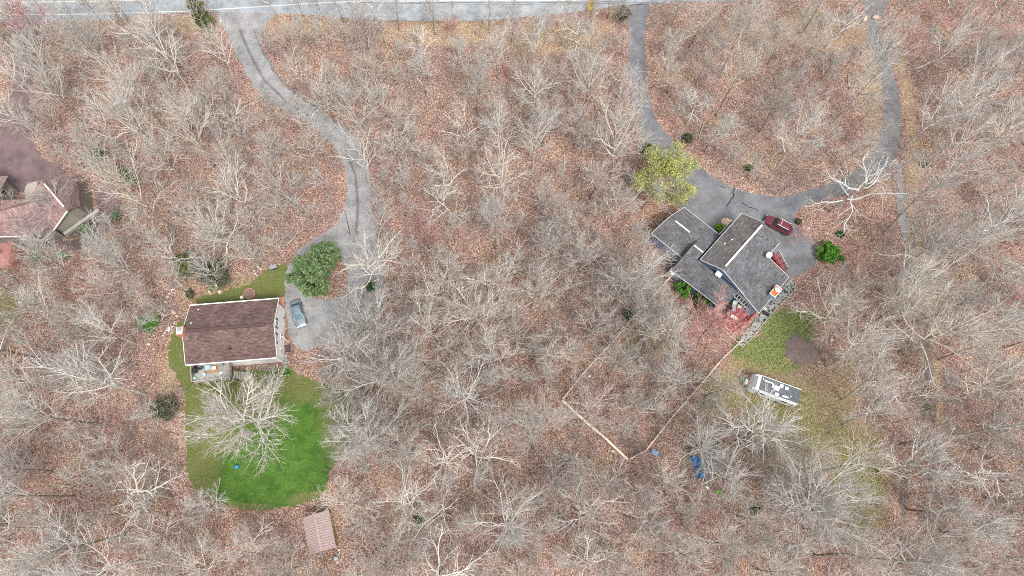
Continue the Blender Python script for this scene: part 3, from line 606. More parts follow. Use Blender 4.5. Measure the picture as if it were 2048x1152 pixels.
b = MB(); p = G(475, 934); b.blob((p[0], p[1], .3), (.32, .32, .3), 3, .03, 2); b.tube([(p[0], p[1], .5), (p[0], p[1], .68)], .1, 8); tag(b.build('play_ball', M['tarp']), 'blue ball lying on the green lawn', 'ball')

# ---------------------------------------------------------------- grey-roofed house on the right
A0 = G(1402.5, 517.5, 4.9)[:2]; aa = np.array([.68, .733]); aa /= np.linalg.norm(aa); bb = np.array([aa[1], -aa[0]])
g0 = G(1368, 415, 3.2)[:2]; e1 = bb; e2 = -aa
def Q(a, b_, z): p = A0 + aa * a + bb * b_; return np.array([p[0], p[1], z])
def K(x, y, z): p = g0 + e1 * x + e2 * y; return np.array([p[0], p[1], z])
ctr = A0 + aa * 5 + bb * 5
h2 = thing('house', 'grey shingled house with crossed gable roofs, blue siding and a red deck', 'house', (ctr[0], ctr[1], 0))
def roofpart(pts, mat, wallins, wmat, z0=0, parent=h2):
    b = MB(); slab(b, pts); r = b.build('roof', mat, parent)
    b = MB(); q = walls(b, pts, wallins, z0); b.build('wall', wmat, parent); return r, q
RZ = 7.0
mL = [Q(-.2, 0, 4.9), Q(10.7, 0, 4.9), Q(10.5, 3.6, RZ), Q(-.15, 3.6, RZ)]
rL, qL = roofpart(mL, M['roof_grey2'], [.35, .35, 0, .35], M['bluesiding'])
sl = lambda bq: RZ - (bq - 3.6) * .295
mR = [Q(-.92, 11.85, sl(11.85)), Q(7.0, 11.85, sl(11.85)), Q(6.85, 7.35, sl(7.35)), Q(9.9, 7.35, sl(7.35)), Q(10.5, 3.6, RZ), Q(-.15, 3.6, RZ)]
b = MB()
slab(b, mR, eave=0); rR = b.build('roof', M['roof_grey'], h2)
b = MB(); qR = walls(b, [Q(-.55, 7.4, sl(7.4)), Q(9.9, 7.35, sl(7.35)), Q(10.5, 3.6, RZ), Q(-.15, 3.6, RZ)], [0, .35, 0, .35])
qR2 = walls(b, [Q(-.92, 11.85, sl(11.85)), Q(7.0, 11.85, sl(11.85)), Q(6.9, 7.4, sl(7.4)), Q(-.55, 7.4, sl(7.4))], [.4, 1.6, 0, .35])
b.build('wall', M['bluesiding'], h2)
M_tr = M['trimgrey']
fascia([(mL[0] - [*bb * .06, 0], mL[1] - [*bb * .06, 0]), (mL[0] + [*-aa * .07, 0], mL[3] + [*-aa * .07, 0]), (mL[1], mL[2])], rL, M['trimgrey'], .07, .16)
fascia([(mR[5] + [*-aa * .07, 0], mR[0] + [*-aa * .07, 0]), (mR[0] + [*bb * .06, 0], mR[1] + [*bb * .06, 0]), (mR[2] + [*bb * .06, 0], mR[3] + [*bb * .06, 0]), (mR[1], mR[2])], rR, M['trimgrey'], .07, .16)
b = MB(); b.bar(Q(.5, 3.6, RZ + .05), Q(9.9, 3.6, RZ + .05), .3, .12); b.build('ridge_vent', M['ventstrip'], rL)
for a_, b_ in ((5.2, 1.6), (4.1, 1.2)):
    zz = 4.9 + 2.1 * b_ / 3.6; b = MB(); b.tube([Q(a_, b_, zz - .1), Q(a_, b_, zz + .35)], .1); b.build('vent_pipe', M['white'], rL)
# garage wing
gr = [K(0, 0, 3.2), K(7.2, 0, 3.2), K(7.2, 3.7, 4.7), K(-.5, 3.7, 4.7)]
gb = [K(-1.0, 7.2, 3.2), K(5.5, 7.2, 3.2), K(5.5, 3.7, 4.7), K(-.5, 3.7, 4.7)]
r1, w1 = roofpart(gr, M['roof_grey'], [.3, .0, 0, .35], M['bluesiding']); r2, w2 = roofpart(gb, M['roof_grey'], [.3, 0, 0, .35], M['bluesiding'])
fascia([(gr[0] - [*e2 * .06, 0], gr[1] - [*e2 * .06, 0]), (gr[0], gr[3])], r1, M['trimgrey'], .07, .16); fascia([(gb[0] + [*e2 * .05, 0], gb[1] + [*e2 * .05, 0]), (gb[0], gb[3])], r2, M['trimgrey'], .07, .16)
b = MB(); b.bar(K(.7, 3.7, 4.77), K(3.6, 3.7, 4.77), .26, .1); b.build('ridge_vent', M['ventstrip'], r1)
# second wing, ridge set farther back, passes below the main gable
wf = [K(5.35, 1.2, 3.7), K(7.3, 1.2, 3.7), K(7.3, 5.4, 5.42), K(5.35, 5.4, 5.42)]
wb = [K(5.35, 10.1, 3.2), K(15.2, 9.8, 3.2), K(15.2, 6.6, 4.85), K(7.3, 6.6, 4.85), K(7.3, 5.4, 5.42), K(5.35, 5.4, 5.42)]
pzw = planez([wb[0], wb[4], K(15, 5.4, 5.42)]); wb = [np.array([p[0], p[1], pzw(p[0], p[1])]) for p in wb]
wf[2][2] = wb[4][2]; wf[3][2] = wb[5][2]
r3, w3 = roofpart(wf, M['roof_grey'], [.0, 0, 0, .1], M['bluesiding'])
b = MB(); slab(b, wb); r4 = b.build('roof', M['roof_grey'], h2); b = MB()
w4 = walls(b, [wb[0], wb[1], wb[2], wb[3], wb[4], wb[5]], [.35, .35, 0, 0, 0, .1]); b.build('wall', M['bluesiding'], h2)
fascia([(wb[0] + [*e2 * .05, 0], wb[1] + [*e2 * .05, 0])], r4, M['trimgrey'], .07, .16)
b = MB(); b.bar(K(5.5, 5.4, pzw(*K(5.5, 5.4, 0)[:2]) + .06), K(7.3, 5.4, pzw(*K(7.3, 5.4, 0)[:2]) + .06), .26, .1); b.build('ridge_vent', M['ventstrip'], r3)
p = G(1437, 549, 5.2); b = MB(); b.box((p[0], p[1], pzw(p[0], p[1]) + .25), (.75, .6, .5), R(-40)); b.box((p[0], p[1], pzw(p[0], p[1]) + .53), (.95, .8, .06), R(-40)); b.tube([(p[0] + .2, p[1] - .4, pzw(p[0], p[1])), (p[0] + .2, p[1] - .4, pzw(p[0], p[1]) + .5)], .07)
b.build('roof_vent_box', M['white'], r4)
# windows on the blue south gable of the main block (faces -aa)
pz0, pz1 = Q(-.15 + .36, .35, 0), Q(-.15 + .36, 7.3, 0)
for t_ in (.20, .30): window(h2, pz0, pz1, t_, 5.15, .6, .5, M['dark'])
for t_ in (.70, .77, .84): window(h2, pz0, pz1, t_, 5.45, .45, .6, M['white'])
# sunroom panes over the deck
gs0, gs1 = np.array(qR2[3]), np.array(qR2[0])
gs0 = Q(-.55 + .34, 7.4, 0)[:2]; gs1 = Q(-.92 + .37, 11.4, 0)[:2]
for i in range(5): window(h2, gs0, gs1, .09 + i * .125, 3.1, .5, 1.5, M['white'])
window(h2, gs0, gs1, .22, 4.6, 1.6, .6, M['white'])
for i in range(3): window(h2, gs0, gs1, .13 + i * .26, 1.2 + .5, .9, .9, M['white'])
# garage doors and front windows (face the paved court)
f0, f1 = K(7.0, .3, 0), K(.4, .3, 0)
for t_ in (.3, .72):
    b = MB(); c_ = f0[:2] + (f1[:2] - f0[:2]) * t_ - e2 * .03; b.box((*c_, 1.15), (2.5, .08, 2.25), math.atan2(e1[1], e1[0])); b.build('garage_door', M['white'], h2)
n0, n1 = Q(10.2, 7, 0), Q(10.2, .4, 0)
for t_ in (.25, .7): window(h2, n0, n1, t_, 3.9, 1., 1.2)
for t_ in (.3, .7): window(h2, n0, n1, t_, 1.5, 1., 1.2)
# small entry canopy and bed between garage and main block
b = MB(); slab(b, [K(7.15, -.1, 3.1), K(7.15, -3.2, 3.1), K(8.0, -3.2, 3.5), K(8.0, -.1, 3.5)], .12); en = b.build('entry_roof', M['roof_grey'], h2)
fascia([(K(7.1, 0, 3.1), K(7.1, -3.2, 3.1))], en, M['white'], .08, .16)
# chimney chase with an orange rusted top on the east eave
cz = 5.6; cc_ = [G(*q, cz)[:2] for q in ((1554, 571), (1564, 577), (1549, 595), (1539, 588))]
cen = sum(cc_) / 4; rzc = math.atan2(aa[1], aa[0])
b = MB(); b.box((*cen, cz / 2), (1.75, .9, cz), rzc); chm = b.build('chimney', M['bluesiding'], h2)
b = MB()
for s in (-1, 1): b.box((*(cen + bb * s * .48), cz + .06), (1.9, .1, .16), rzc); b.box((*(cen + aa * s * .9), cz + .06), (.1, .86, .16), rzc)
b.build('chimney_rim', M['white'], chm)
b = MB(); b.box((*cen, cz + .03), (1.7, .84, .06), rzc); b.build('chimney_top', M['orange'], chm)
b = MB(); b.tube([(*(cen + aa * .15), cz), (*(cen + aa * .15), cz + .45), (*(cen + aa * .15), cz + .5), (*(cen + aa * .15), cz + .65)], [.2, .2, .36, .1], 12); b.build('flue', M['white'], chm)
b = MB(); s_ = cen - bb * .4; tip = s_ - bb * 1.3
b.add([(*(s_ + aa * .9), sl(11) - .1), (*(s_ - aa * .9), sl(11) - .1), (*tip, sl(9.6)), (*s_, sl(11) + .5)], [(0, 3, 2), (1, 2, 3), (0, 1, 3), (0, 2, 1)]); b.build('chimney_cricket', M['roof_grey2'], rR)
# satellite dishes
def dish(label, loc, rz, stand=1., tilt=40, s=1.):
    t = thing('satellite_dish', label, 'satellite dish', loc, rz)
    b = MB(); b.tube([(0, 0, 0), (0, 0, stand), (.1, 0, stand + .15)], .035, 6); b.build('mast', M['grey'], t, True)
    b = MB(); n = 18; c0 = np.array([.15, 0, stand + .35]); ax = np.array([math.cos(R(tilt)), 0, math.sin(R(tilt))]); a = np.array([0, 1., 0]); e = np.cross(ax, a)
    rings = [(0, 0), (.2, .03), (.34, .09), (.42, .15)]; vs = [c0]; fs = []
    for r_, d_ in rings[1:]:
        for j in range(n): th_ = 2 * math.pi * j / n; vs.append(c0 + (a * math.cos(th_) * r_ + e * math.sin(th_) * r_ * .9 + ax * d_) * s)
    fs += [(0, 1 + j, 1 + (j + 1) % n) for j in range(n)]
    for i in range(2): fs += [(1 + i * n + j, 1 + (i + 1) * n + j, 1 + (i + 1) * n + (j + 1) % n, 1 + i * n + (j + 1) % n) for j in range(n)]
    vs2 = [np.array(v) - ax * .02 for v in vs]; b.add(vs + vs2, fs + [tuple(i + len(vs) for i in f[::-1]) for f in fs]); b.build('reflector', M['white'], t, True, True)
    b = MB(); b.bar(c0, c0 + ax * .5 * s, .03, .03); b.box(c0 + ax * .5 * s, (.08, .08, .08)); b.build('feed_arm', M['grey'], t, True); return t
pj = Q(6.85, 7.2, sl(7.2)); dish('white satellite dish at the roof notch above the red ramp', pj, R(-80), .3, 55, 1.25)
dish('grey white satellite dish on a post at the left corner of the grey roofed house', G(1340, 555, 0), R(-110), 2.6, 60, 1.3)
# rear red deck
rd = [G(*q, 1.1) for q in ((1456, 622), (1484, 590), (1513, 612), (1482, 662))]
rd = [Q(-.3, 8.0, 0), Q(-.3, 11.3, 0), Q(-.3, 11.3, 0), Q(-.3, 8, 0)]
ddp = [G(*q, 1.0) for q in ((1451, 634), (1480, 658))]
dl = [G(1463, 618, 1.)[:2], G(1478, 600, 1.)[:2], G(1512, 624, 1.)[:2], G(1481, 658, 1.)[:2], G(1452, 634, 1.)[:2]]
dk2 = thing('deck', 'dark red painted deck with red railings behind the grey roofed house', 'deck', (*dl[0], 0))
b = MB(); b.prism(dl, .85, 1.); b.build('platform', M['deck_red'], dk2)
b = MB(); b.prism(inset([(*p, 0) for p in dl], [.15] * 5), 0, .84); b.build('skirt', M['deck_red'], dk2)
rail(dk2, [dl[2], dl[3], dl[4], dl[0]], 1., M['red'], .95, ht=.1)
e_ = np.array(dl[4]) - dl[3]; nn = np.array([-e_[1], e_[0]]); nn /= np.linalg.norm(nn); nn = nn if nn @ (np.array(dl[3]) - dl[2]) > 0 else -nn
b = MB()
for i in range(4): b.bar(Z(np.array(dl[3]) + e_ * .1 + nn * (.2 + .3 * i), .8 - .22 * i), Z(np.array(dl[4]) - e_ * .1 + nn * (.2 + .3 * i), .8 - .22 * i), .32, .05)
b.build('stairs', M['red'], dk2)
b = MB(); b.bar(Z(np.array(dl[3]) + e_ * .1 + nn * 1.3, .9), Z(np.array(dl[4]) - e_ * .1 + nn * 1.3, .9), .08, .08)
for q in (.1, .5, .9): b.box((*(np.array(dl[3]) + e_ * q + nn * 1.3), .45), (.08, .08, .9))
b.build('stair_rail', M['white'], dk2)
t = thing('lounge_chair', 'grey sun lounger with a pale cushion on the red deck', 'lounger', G(1467, 613, 1.), R(75))
b = MB(); b.box((-.35, 0, .35), (1.2, .62, .08)); b.build('seat', M['grey'], t, True); b = MB(); b.bar((.25, 0, .37), (.75, 0, .75), .62, .07); b.build('backrest', M['cushion'], t, True)
for x in (-.85, .15):
    for y in (-.27, .27): b = MB(); b.box((x, y, .16), (.05, .05, .32)); b.build('leg', M['dark'], t, True)
t = thing('patio_table', 'small square pale green table on the red deck', 'table', G(1477, 615, 1.), R(-10))
b = MB(); b.box((0, 0, .5), (.6, .6, .04)); b.build('table_top', M['cushion'], t, True)
for x in (-1, 1):
    for y in (-1, 1): b = MB(); b.box((x * .25, y * .25, .24), (.04, .04, .48)); b.build('leg', M['white'], t, True)
t = thing('patio_chest', 'small pale cabinet against the outer railing of the red deck', 'cabinet', G(1465, 637, 1.), R(-38))
b = MB(); b.box((0, 0, .3), (.8, .45, .6)); b.build('cabinet_body', M['rvwhite'], t, True); b = MB(); b.box((0, 0, .63), (.88, .52, .05)); b.build('lid', M['white'], t, True)
for i, (x, y, l) in enumerate(((1495, 629, 'round dark planter with pale rim on the right side of the red deck'), (1455, 628, 'small pale pot at the left corner of the red deck'), (1473, 641, 'small pale pot beside the cabinet on the red deck'), (1478, 649, 'small pot in the outer corner of the red deck'), (1487, 610, 'pot plant below the sunroom panes'))):
    p = G(x, y, 1.); t = thing('plant_pot', l, 'pot', p); b = MB(); b.tube([(0, 0, 0), (0, 0, .32)], [.15, .21], 12); b.build('pot', M['stone_pale'], t, True)
    b = MB(); b.tube([(0, 0, .3), (0, 0, .335)], .17, 12); b.build('soil', M['mulch'] if i != 4 else M['deep'], t, True)
p = G(1473, 603, 1.); b = MB(); b.box((p[0], p[1], 1.3), (1.3, .6, .6), R(-40)); b.box((p[0], p[1], 1.65), (1.2, .5, .12), R(-40)); tag(b.build('covered_bench', M['blueitem']), 'navy blue covered bench in the deck corner under the eave', 'bench')
# front red ramp
t = thing('entry_ramp', 'red painted ramp with a white hand rail along the east wall', 'ramp', G(1555, 530))
rp = [G(*q)[:2] for q in ((1541, 516), (1550, 511), (1571, 540), (1564, 543))]
b = MB(); b.prism(rp, [.0] * 4, [.85, .85, .12, .12]); b.build('ramp_deck', M['deck_red'], t)
for a_, c_ in ((rp[0], rp[3]), (rp[1], rp[2])):
    b = MB(); b.bar(Z(a_, 1.75), Z(c_, 1.0), .09, .07); b.bar(Z(a_, 1.2), Z(c_, .5), .06, .06)
    for q in (0, .33, .66, 1): r_ = np.array(a_) + (np.array(c_) - a_) * q; b.box((*r_, .87 - .35 * q), (.09, .09, 1.75 - .75 * q))
    b.build('railing', M['red'], t)
b = MB(); b.bar(Z(np.array(rp[1]) + [.0, .1], 1.9), Z(np.array(rp[2]) + [0, .1], 1.1), .05, .05); b.build('hand_rail', M['white'], t)
# stone bed along the south-east wall
bed = [(1580, 558), (1588, 566), (1586, 580), (1546, 620), (1530, 640), (1500, 676), (1484, 692), (1473, 685), (1500, 652), (1516, 634), (1538, 606), (1566, 574)]
o = sheet('stone_bed_base', bed, .03, M['dark_soil'], .05)
t = thing('stone_bed', 'long bed of loose grey stones edged with kerb along the grey roofed house', 'stone bed', G(1530, 625))
b = MB(); kk = 0
def inpoly(p, poly):
    x, y = p; c_ = False; n = len(poly); j = n - 1
    for i in range(n):
        if (poly[i][1] > y) != (poly[j][1] > y) and x < (poly[j][0] - poly[i][0]) * (y - poly[i][1]) / (poly[j][1] - poly[i][1]) + poly[i][0]: c_ = not c_
        j = i
    return c_
for _ in range(2600):
    x, y = rs.uniform(1470, 1590), rs.uniform(555, 695)
    if inpoly((x, y), bed):
        p = G(x, y); s = rs.uniform(.12, .27); b.blob((p[0], p[1], s * .5), (s, s * rs.uniform(.6, 1), s * .6), kk, .2, 1); kk += 1
st = b.build('stones', M['stone'], t); st['kind'] = 'stuff'
b = MB(); q = [G(*e) for e in ((1590, 566), (1588, 582), (1548, 622), (1502, 678), (1485, 694), (1472, 686))]
for p1, p2 in zip(q[:-1], q[1:]): b.bar(Z(p1, .12), Z(p2, .12), .14, .24)
b.build('kerb', M['stone'], t)
p = G(1531, 629); t = thing('water_butt', 'black lying barrel on the stone bed at the corner of the grey house', 'barrel', (p[0], p[1], .1)); b = MB(); b.tube([(-.4, .25, .3), (.4, -.25, .3)], .28, 12); b.build('barrel_body', M['black'], t, True); b = MB(); b.tube([(-.42, .26, .3), (-.38, .24, .3)], .295, 12); b.build('hoop', M['dark'], t, True)
b = MB(); p = G(1526, 621); b.box((p[0], p[1], .5), (.3, .25, 1.0), R(-40)); b.box((p[0], p[1], 1.03), (.36, .3, .06), R(-40)); tag(b.build('meter_box', M['rvwhite']), 'small white meter box at the south corner of the grey house', 'box')
b = MB()
for i in range(90):
    a_ = rs.uniform(0, 6.3); r_ = math.sqrt(rs.random()); p = G(1452 + 9 * r_ * math.cos(a_), 444 + 6 * r_ * math.sin(a_)); s = rs.uniform(.12, .3); b.blob((p[0], p[1], s * .3), (s, s, s * .5), i, .2, 1)
tag(b.build('rock_pile', M['boulder']), 'pile of brown and pale rocks by the front entry of the grey house', 'rocks')
# mulch mound
p = G(1605, 702); bm = bmesh.new(); bmesh.ops.create_grid(bm, x_segments=36, y_segments=36, size=1)
for vv in bm.verts:
    r_ = math.hypot(vv.co.x, vv.co.y); an = math.atan2(vv.co.y, vv.co.x); ed = 1 + .1 * math.sin(3 * an + 1) + .07 * math.sin(7 * an)
    k_ = max(0, 1 - (r_ / ed) ** 3); vv.co.z = k_ * .45 + (rs.uniform(-.04, .06) if k_ > 0 else -.05) - .01
    vv.co.x *= 2.9; vv.co.y *= 2.3
bmesh.ops.delete(bm, geom=[f for f in bm.faces if max(v_.co.z for v_ in f.verts) < -.02], context='FACES')
me = bpy.data.meshes.new('mulch_mound'); bm.to_mesh(me); bm.free(); me.materials.append(M['mulch'])
o = bpy.data.objects.new('mulch_mound', me); COL.objects.link(o); o.location = (p[0], p[1], 0); o.rotation_euler = (0, 0, R(-20)); tag(o, 'low round mound of dark brown mulch in the grass behind the house', 'mound')

# ---------------------------------------------------------------- neighbour's buildings on the left edge
h3 = thing('house', 'large rosy shingled house with hipped and valley roofs, half hidden by bare trees', 'house', (*G(90, 440)[:2], 0))
def pr(L): return [G(x, y, z) for x, y, z in L]
E_, R_ = 4.4, 7.2
A = pr([(83, 361, R_), (134, 421, R_), (165, 405, E_), (150, 345, E_), (118, 349, 5.6)])
def rp3(L, mat, par=h3, z0=0, wins=None, wm='taupe'):
    P3 = pr(L); b = MB(); slab(b, P3); r = b.build('roof', mat, par)
    if wins is not None: b = MB(); q = walls(b, P3, wins, z0, 1.0); b.build('wall', M[wm], par)
    return r, P3
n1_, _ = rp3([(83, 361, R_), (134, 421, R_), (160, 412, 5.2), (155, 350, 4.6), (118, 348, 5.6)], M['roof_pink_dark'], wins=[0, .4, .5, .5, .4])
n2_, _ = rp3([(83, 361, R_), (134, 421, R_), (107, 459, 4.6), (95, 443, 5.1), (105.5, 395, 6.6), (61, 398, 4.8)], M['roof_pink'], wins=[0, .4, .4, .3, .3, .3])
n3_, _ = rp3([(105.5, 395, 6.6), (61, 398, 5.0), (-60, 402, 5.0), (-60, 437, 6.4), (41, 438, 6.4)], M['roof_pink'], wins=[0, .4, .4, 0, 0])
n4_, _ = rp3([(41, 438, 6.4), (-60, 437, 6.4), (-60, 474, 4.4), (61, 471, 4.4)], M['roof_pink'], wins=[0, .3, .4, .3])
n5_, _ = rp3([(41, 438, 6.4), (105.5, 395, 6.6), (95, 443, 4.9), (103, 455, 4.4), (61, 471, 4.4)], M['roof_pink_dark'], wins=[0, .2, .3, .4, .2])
b = MB(); b.bar(G(89, 368, R_) + [0, 0, .05], G(128, 414, R_) + [0, 0, .05], .26, .12); b.build('ridge_vent', M['stone_pale'], n1_)
fascia([(G(-60, 475, 4.4), G(61, 472, 4.4)), (G(107, 460, 4.6), G(134, 422, R_))], n4_, M['white'], .14, .2, 'gutter')
w0, w1_ = G(64, 474, 0), G(88, 462, 0)
window(h3, G(66, 486, 0), G(100, 466, 0), .3, 2.6, 2.6, 1.3, grid=True)
# its walkway deck with long pale rail
dk3 = thing('deck', 'grey wooden deck with a long pale rail beside the rosy roofed house', 'deck', (*G(110, 475)[:2], 0))
b = MB(); b.prism([G(*q, 2.)[:2] for q in ((110, 452), (134, 422), (150, 430), (196, 420), (128, 469))], 1.85, 2.0); b.build('platform', M['dark'], dk3)
for L_ in ([(128, 468), (197, 419)], [(85, 480), (107, 461)], [(40, 478), (85, 480)]):
    a_, c_ = [G(*q, 3.) for q in L_]; b = MB(); b.bar(a_, c_, .55 if L_[0][0] == 128 else .3, .08); b.bar(a_ - [0, 0, .5], c_ - [0, 0, .5], .06, .5)
    for i in range(7): r_ = a_ + (c_ - a_) * i / 6; b.box((r_[0], r_[1], 1.5), (.1, .1, 3.))
    b.build('railing', M['wood_grey'], dk3)
pt = thing('raised_patio', 'pinkish red deck platform at the left edge below the rosy house', 'patio', (*G(10, 510)[:2], 0))
b = MB(); b.prism([G(*q, 1.)[:2] for q in ((-60, 480), (34, 481), (26, 530), (-60, 536))], .0, 1.); b.build('platform', plain('pink_deck', (.50, .24, .22), .8, .2, 2), pt)
rail(pt, [G(34, 481, 1.), G(26, 530, 1.)], 1., M['wood_brown'])
p = G(17, 481, 1.); t = thing('air_conditioner', 'white boxed air conditioner against the rosy roofed house', 'air conditioner', p, 0); b = MB(); b.box((0, 0, .4), (1., .75, .8)); b.build('casing', M['rvwhite'], t, True); b = MB(); b.tube([(0, 0, .8), (0, 0, .86)], .3, 14); b.build('fan_guard', M['grey'], t, True)
p = G(0, 505, 1.); t = thing('patio_chair', 'grey chair on the pinkish platform at the left edge', 'chair', p, R(30)); b = MB(); b.box((0, 0, .43), (.6, .6, .06)); b.build('seat', M['grey'], t, True); b = MB(); b.bar((-.28, 0, .46), (-.36, 0, .95), .6, .05); b.build('backrest', M['grey'], t, True)
h4 = thing('garage', 'taupe sided garage with a rosy roof cut by the left edge of the view', 'garage', (*G(0, 400)[:2], 0))
gz = 3.3; gp = [(14, 352), (2, 378), (-60, 400), (-70, 352)]
P3 = [G(*gp[0], gz), G(*gp[1], gz), G(-62, 385, 6.), G(-60, 352, 6.)]
b = MB(); slab(b, [G(16, 352, 5.), G(-2, 382, 5.), G(-70, 395, 6.5), G(-60, 350, 6.5)]); b.build('roof', M['roof_pink_dark'], h4)
wl = [G(17, 357, 4.8)[:2], G(34, 384, 0)[:2], G(20, 416, 0)[:2], G(0, 424, 0)[:2], G(-60, 424, 0)[:2], G(-60, 380, 0)[:2]]
c0 = G(39, 385, 0)[:2]; c1 = G(19, 418, 0)[:2]; c2 = G(-2, 426, 0)[:2]
wl = [G(18, 366, 0)[:2], c0, c1, c2, G(-90, 440, 0)[:2], G(-90, 375, 0)[:2]]
b = MB(); b.prism(wl, 0, 4.3); b.build('wall', M['taupe'], h4)
window(h4, c1, c0, .55, 2.6, 1.0, 1.3, grid=True); window(h4, c2, c1, .5, 2.6, .9, 1.3, grid=True)
b = MB(); slab(b, [Z(wl[0] + np.array([.3, .4]), 4.5), Z(c0 + np.array([.4, 0]), 4.5), Z(c1 + np.array([.3, -.3]), 4.5), Z((c1 + c2) / 2 + np.array([-6, 2]), 6.2), Z(wl[0] + np.array([-6, -2]), 6.2)]); 
b.build('roof', M['roof_pink_dark'], h4)

# ---------------------------------------------------------------- brown shed at the bottom of the lawn
c, u, v, L, W = rect_house([(605, 1037), (657, 1019), (673, 1095), (620.5, 1109)], 2.4); c[2] = 0
sh = thing('shed', 'small shed with a ribbed rosy brown metal roof below the green lawn', 'shed', (c[0], c[1], 0))
ze, zr = 2.4, 3.1
for s in (-1, 1):
    b = MB(); P3 = [Z(c + u * s * L / 2 - v * W / 2, ze), Z(c + u * s * L / 2 + v * W / 2, ze), Z(c + v * W / 2, zr), Z(c - v * W / 2, zr)]
    slab(b, P3, .06); r_ = b.build('roof', M['roof_shed'], sh)
    b = MB()
    for i in range(15):
        q = -W / 2 + W * (i + .5) / 15; b.bar(Z(c + u * s * L / 2 + v * q, ze + .03), Z(c + u * s * .1 + v * q, zr + .02), .07, .06)
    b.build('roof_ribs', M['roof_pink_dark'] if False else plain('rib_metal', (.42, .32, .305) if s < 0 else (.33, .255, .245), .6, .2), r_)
    b = MB(); walls(b, P3, [.2, .2, 0, .2], 0, .08); b.build('wall', M['wood_brown'], sh)
b = MB(); b.bar(Z(c - v * W / 2, zr + .04), Z(c + v * W / 2, zr + .04), .3, .06); b.build('ridge_cap', M['roof_shed'], sh)
for (x, y, l, m, s) in ((673, 1117, 'pale blue bucket on the leaves below the shed', 'cyan', .25), (679, 1100, 'small white bucket at the lower right shed corner', 'white', .16), (608, 1087, 'light grey bucket left of the shed', 'grey', .25)):
    p = G(x, y); t = thing('bucket', l, 'bucket', (p[0], p[1], 0)); b = MB(); b.tube([(0, 0, 0), (0, 0, s * 1.5)], [s * .8, s], 12); b.build('pail', M[m], t, True)
    b = MB(); b.tube([(s * math.cos(a), 0, s * 1.5 + .5 * s * math.sin(a)) for a in np.linspace(0, math.pi, 7)], .012, 4); b.build('handle', M['grey'], t, True)
b = MB(); b.bar(G(641, 1104) + [0, 0, .1], G(646, 1118) + [0, 0, .1], .18, .12); tag(b.build('timber_plank', M['wood_grey']), 'pale plank lying below the shed ridge', 'plank')
b = MB(); b.bar(G(676, 1112) + [0, 0, .1], G(682, 1104) + [0, 0, .6], .1, .06); tag(b.build('timber_plank', M['cyan']), 'short pale blue stick leaning beside the blue bucket', 'stick')

# ---------------------------------------------------------------- woodshed with blue tarp
rc = [G(*q, 2.7) for q in ((1393, 905), (1440, 888), (1462, 930), (1416, 958))]
ws = thing('open_shed', 'lean to shed with grey roof and blue tarps hung between white posts', 'shed', (*rc[0][:2], 0))
b = MB(); rc2 = [np.array(p) for p in rc]; rc2[1][2] += .4; rc2[2][2] += .4; slab(b, rc2, .1); b.build('roof', plain('grey_brown_roof', (.17, .155, .145), .9, .4, 1.5), ws)
s0, s1_ = inset(rc, [.2] * 4)[0], inset(rc, [.2] * 4)[3]
b = MB(); q = inset(rc, [.25] * 4)
b.prism(q, 0, [2.5, 2.8, 2.8, 2.5]); b.build('wall', M['wood_grey'], ws)
for (t0, t1) in ((.03, .46), (.52, .68), (.72, .97)):
    a_ = s0 + (s1_ - s0) * t0; c_ = s0 + (s1_ - s0) * t1; b = MB(); n_ = 10; vs = []; dd = (s1_ - s0) / np.linalg.norm(s1_ - s0); nr = np.array([dd[1], -dd[0]]); nr = nr if nr[0] < 0 else -nr
    for i in range(n_ + 1):
        for j in range(6):
            r_ = a_ + (c_ - a_) * i / n_ + nr * (.20 + .06 * math.sin(i * 1.9) + .75 * (j / 5)); vs.append((r_[0], r_[1], 2.45 - 2.1 * j / 5))
    b.add(vs, [(i * 6 + j, (i + 1) * 6 + j, (i + 1) * 6 + j + 1, i * 6 + j + 1) for i in range(n_) for j in range(5)]); b.build('tarp', M['tarp'], ws, smooth=True)
for q_ in (0, .49, .7, 1): r_ = s0 + (s1_ - s0) * q_ + nr * .1; b = MB(); b.box((*r_, 1.3), (.14, .14, 2.6)); b.build('post', M['white'], ws)
for (x0, y0, x1, y1, l) in ((1387, 908, 1443, 887, 'long bleached pole leaning over the blue tarp shed'), (1410, 966, 1437, 953, 'white pipe along the lower edge of the blue tarp shed')):
    b = MB(); b.tube([G(x0, y0, 2.9), (G(x0, y0, 2.9) + G(x1, y1, 3.2)) / 2, G(x1, y1, 3.2)], [.08, .07, .05], 6)
    b.tube([Z(G(x0, y0, 2.9), 0), G(x0, y0, 2.9)], [.06, .06], 6); tag(b.build('pole', M['log'] if x0 < 1400 else M['white']), l, 'pole')
p = G(1309, 906); b = MB(); b.box((p[0], p[1], .25), (1.15, .8, .45), R(-30)); b.blob((p[0], p[1], .5), (.55, .36, .12), 4, .15, 2); tag(b.build('tarp_bundle', M['tarp_dull']), 'dull blue tarp covered bundle near the fence corner', 'bundle')
p = G(1438, 983); b = MB(); b.blob((p[0], p[1], .15), (.55, .22, .18), 5, .2, 2); b.blob((p[0] - .4, p[1] - .1, .12), (.2, .2, .14), 6, .2, 1); tag(b.build('garden_hose', M['lime']), 'lime yellow crumpled plastic below the blue tarp shed', 'plastic')
p = G(1412, 974); b = MB(); b.blob((p[0], p[1], .2), (.3, .18, .2), 8, .2, 2); b.box((p[0] + .2, p[1] - .2, .1), (.4, .2, .15), 1); tag(b.build('plastic_crate', M['rvwhite']), 'white plastic scrap below the lower corner of the blue tarp shed', 'scrap')
p = G(1372, 706); b = MB(); b.blob((p[0], p[1], .3), (.9, .55, .35), 9, .2, 2); tag(b.build('covered_pile', M['dark']), 'dark covered pile under the trees left of the fence line', 'pile')
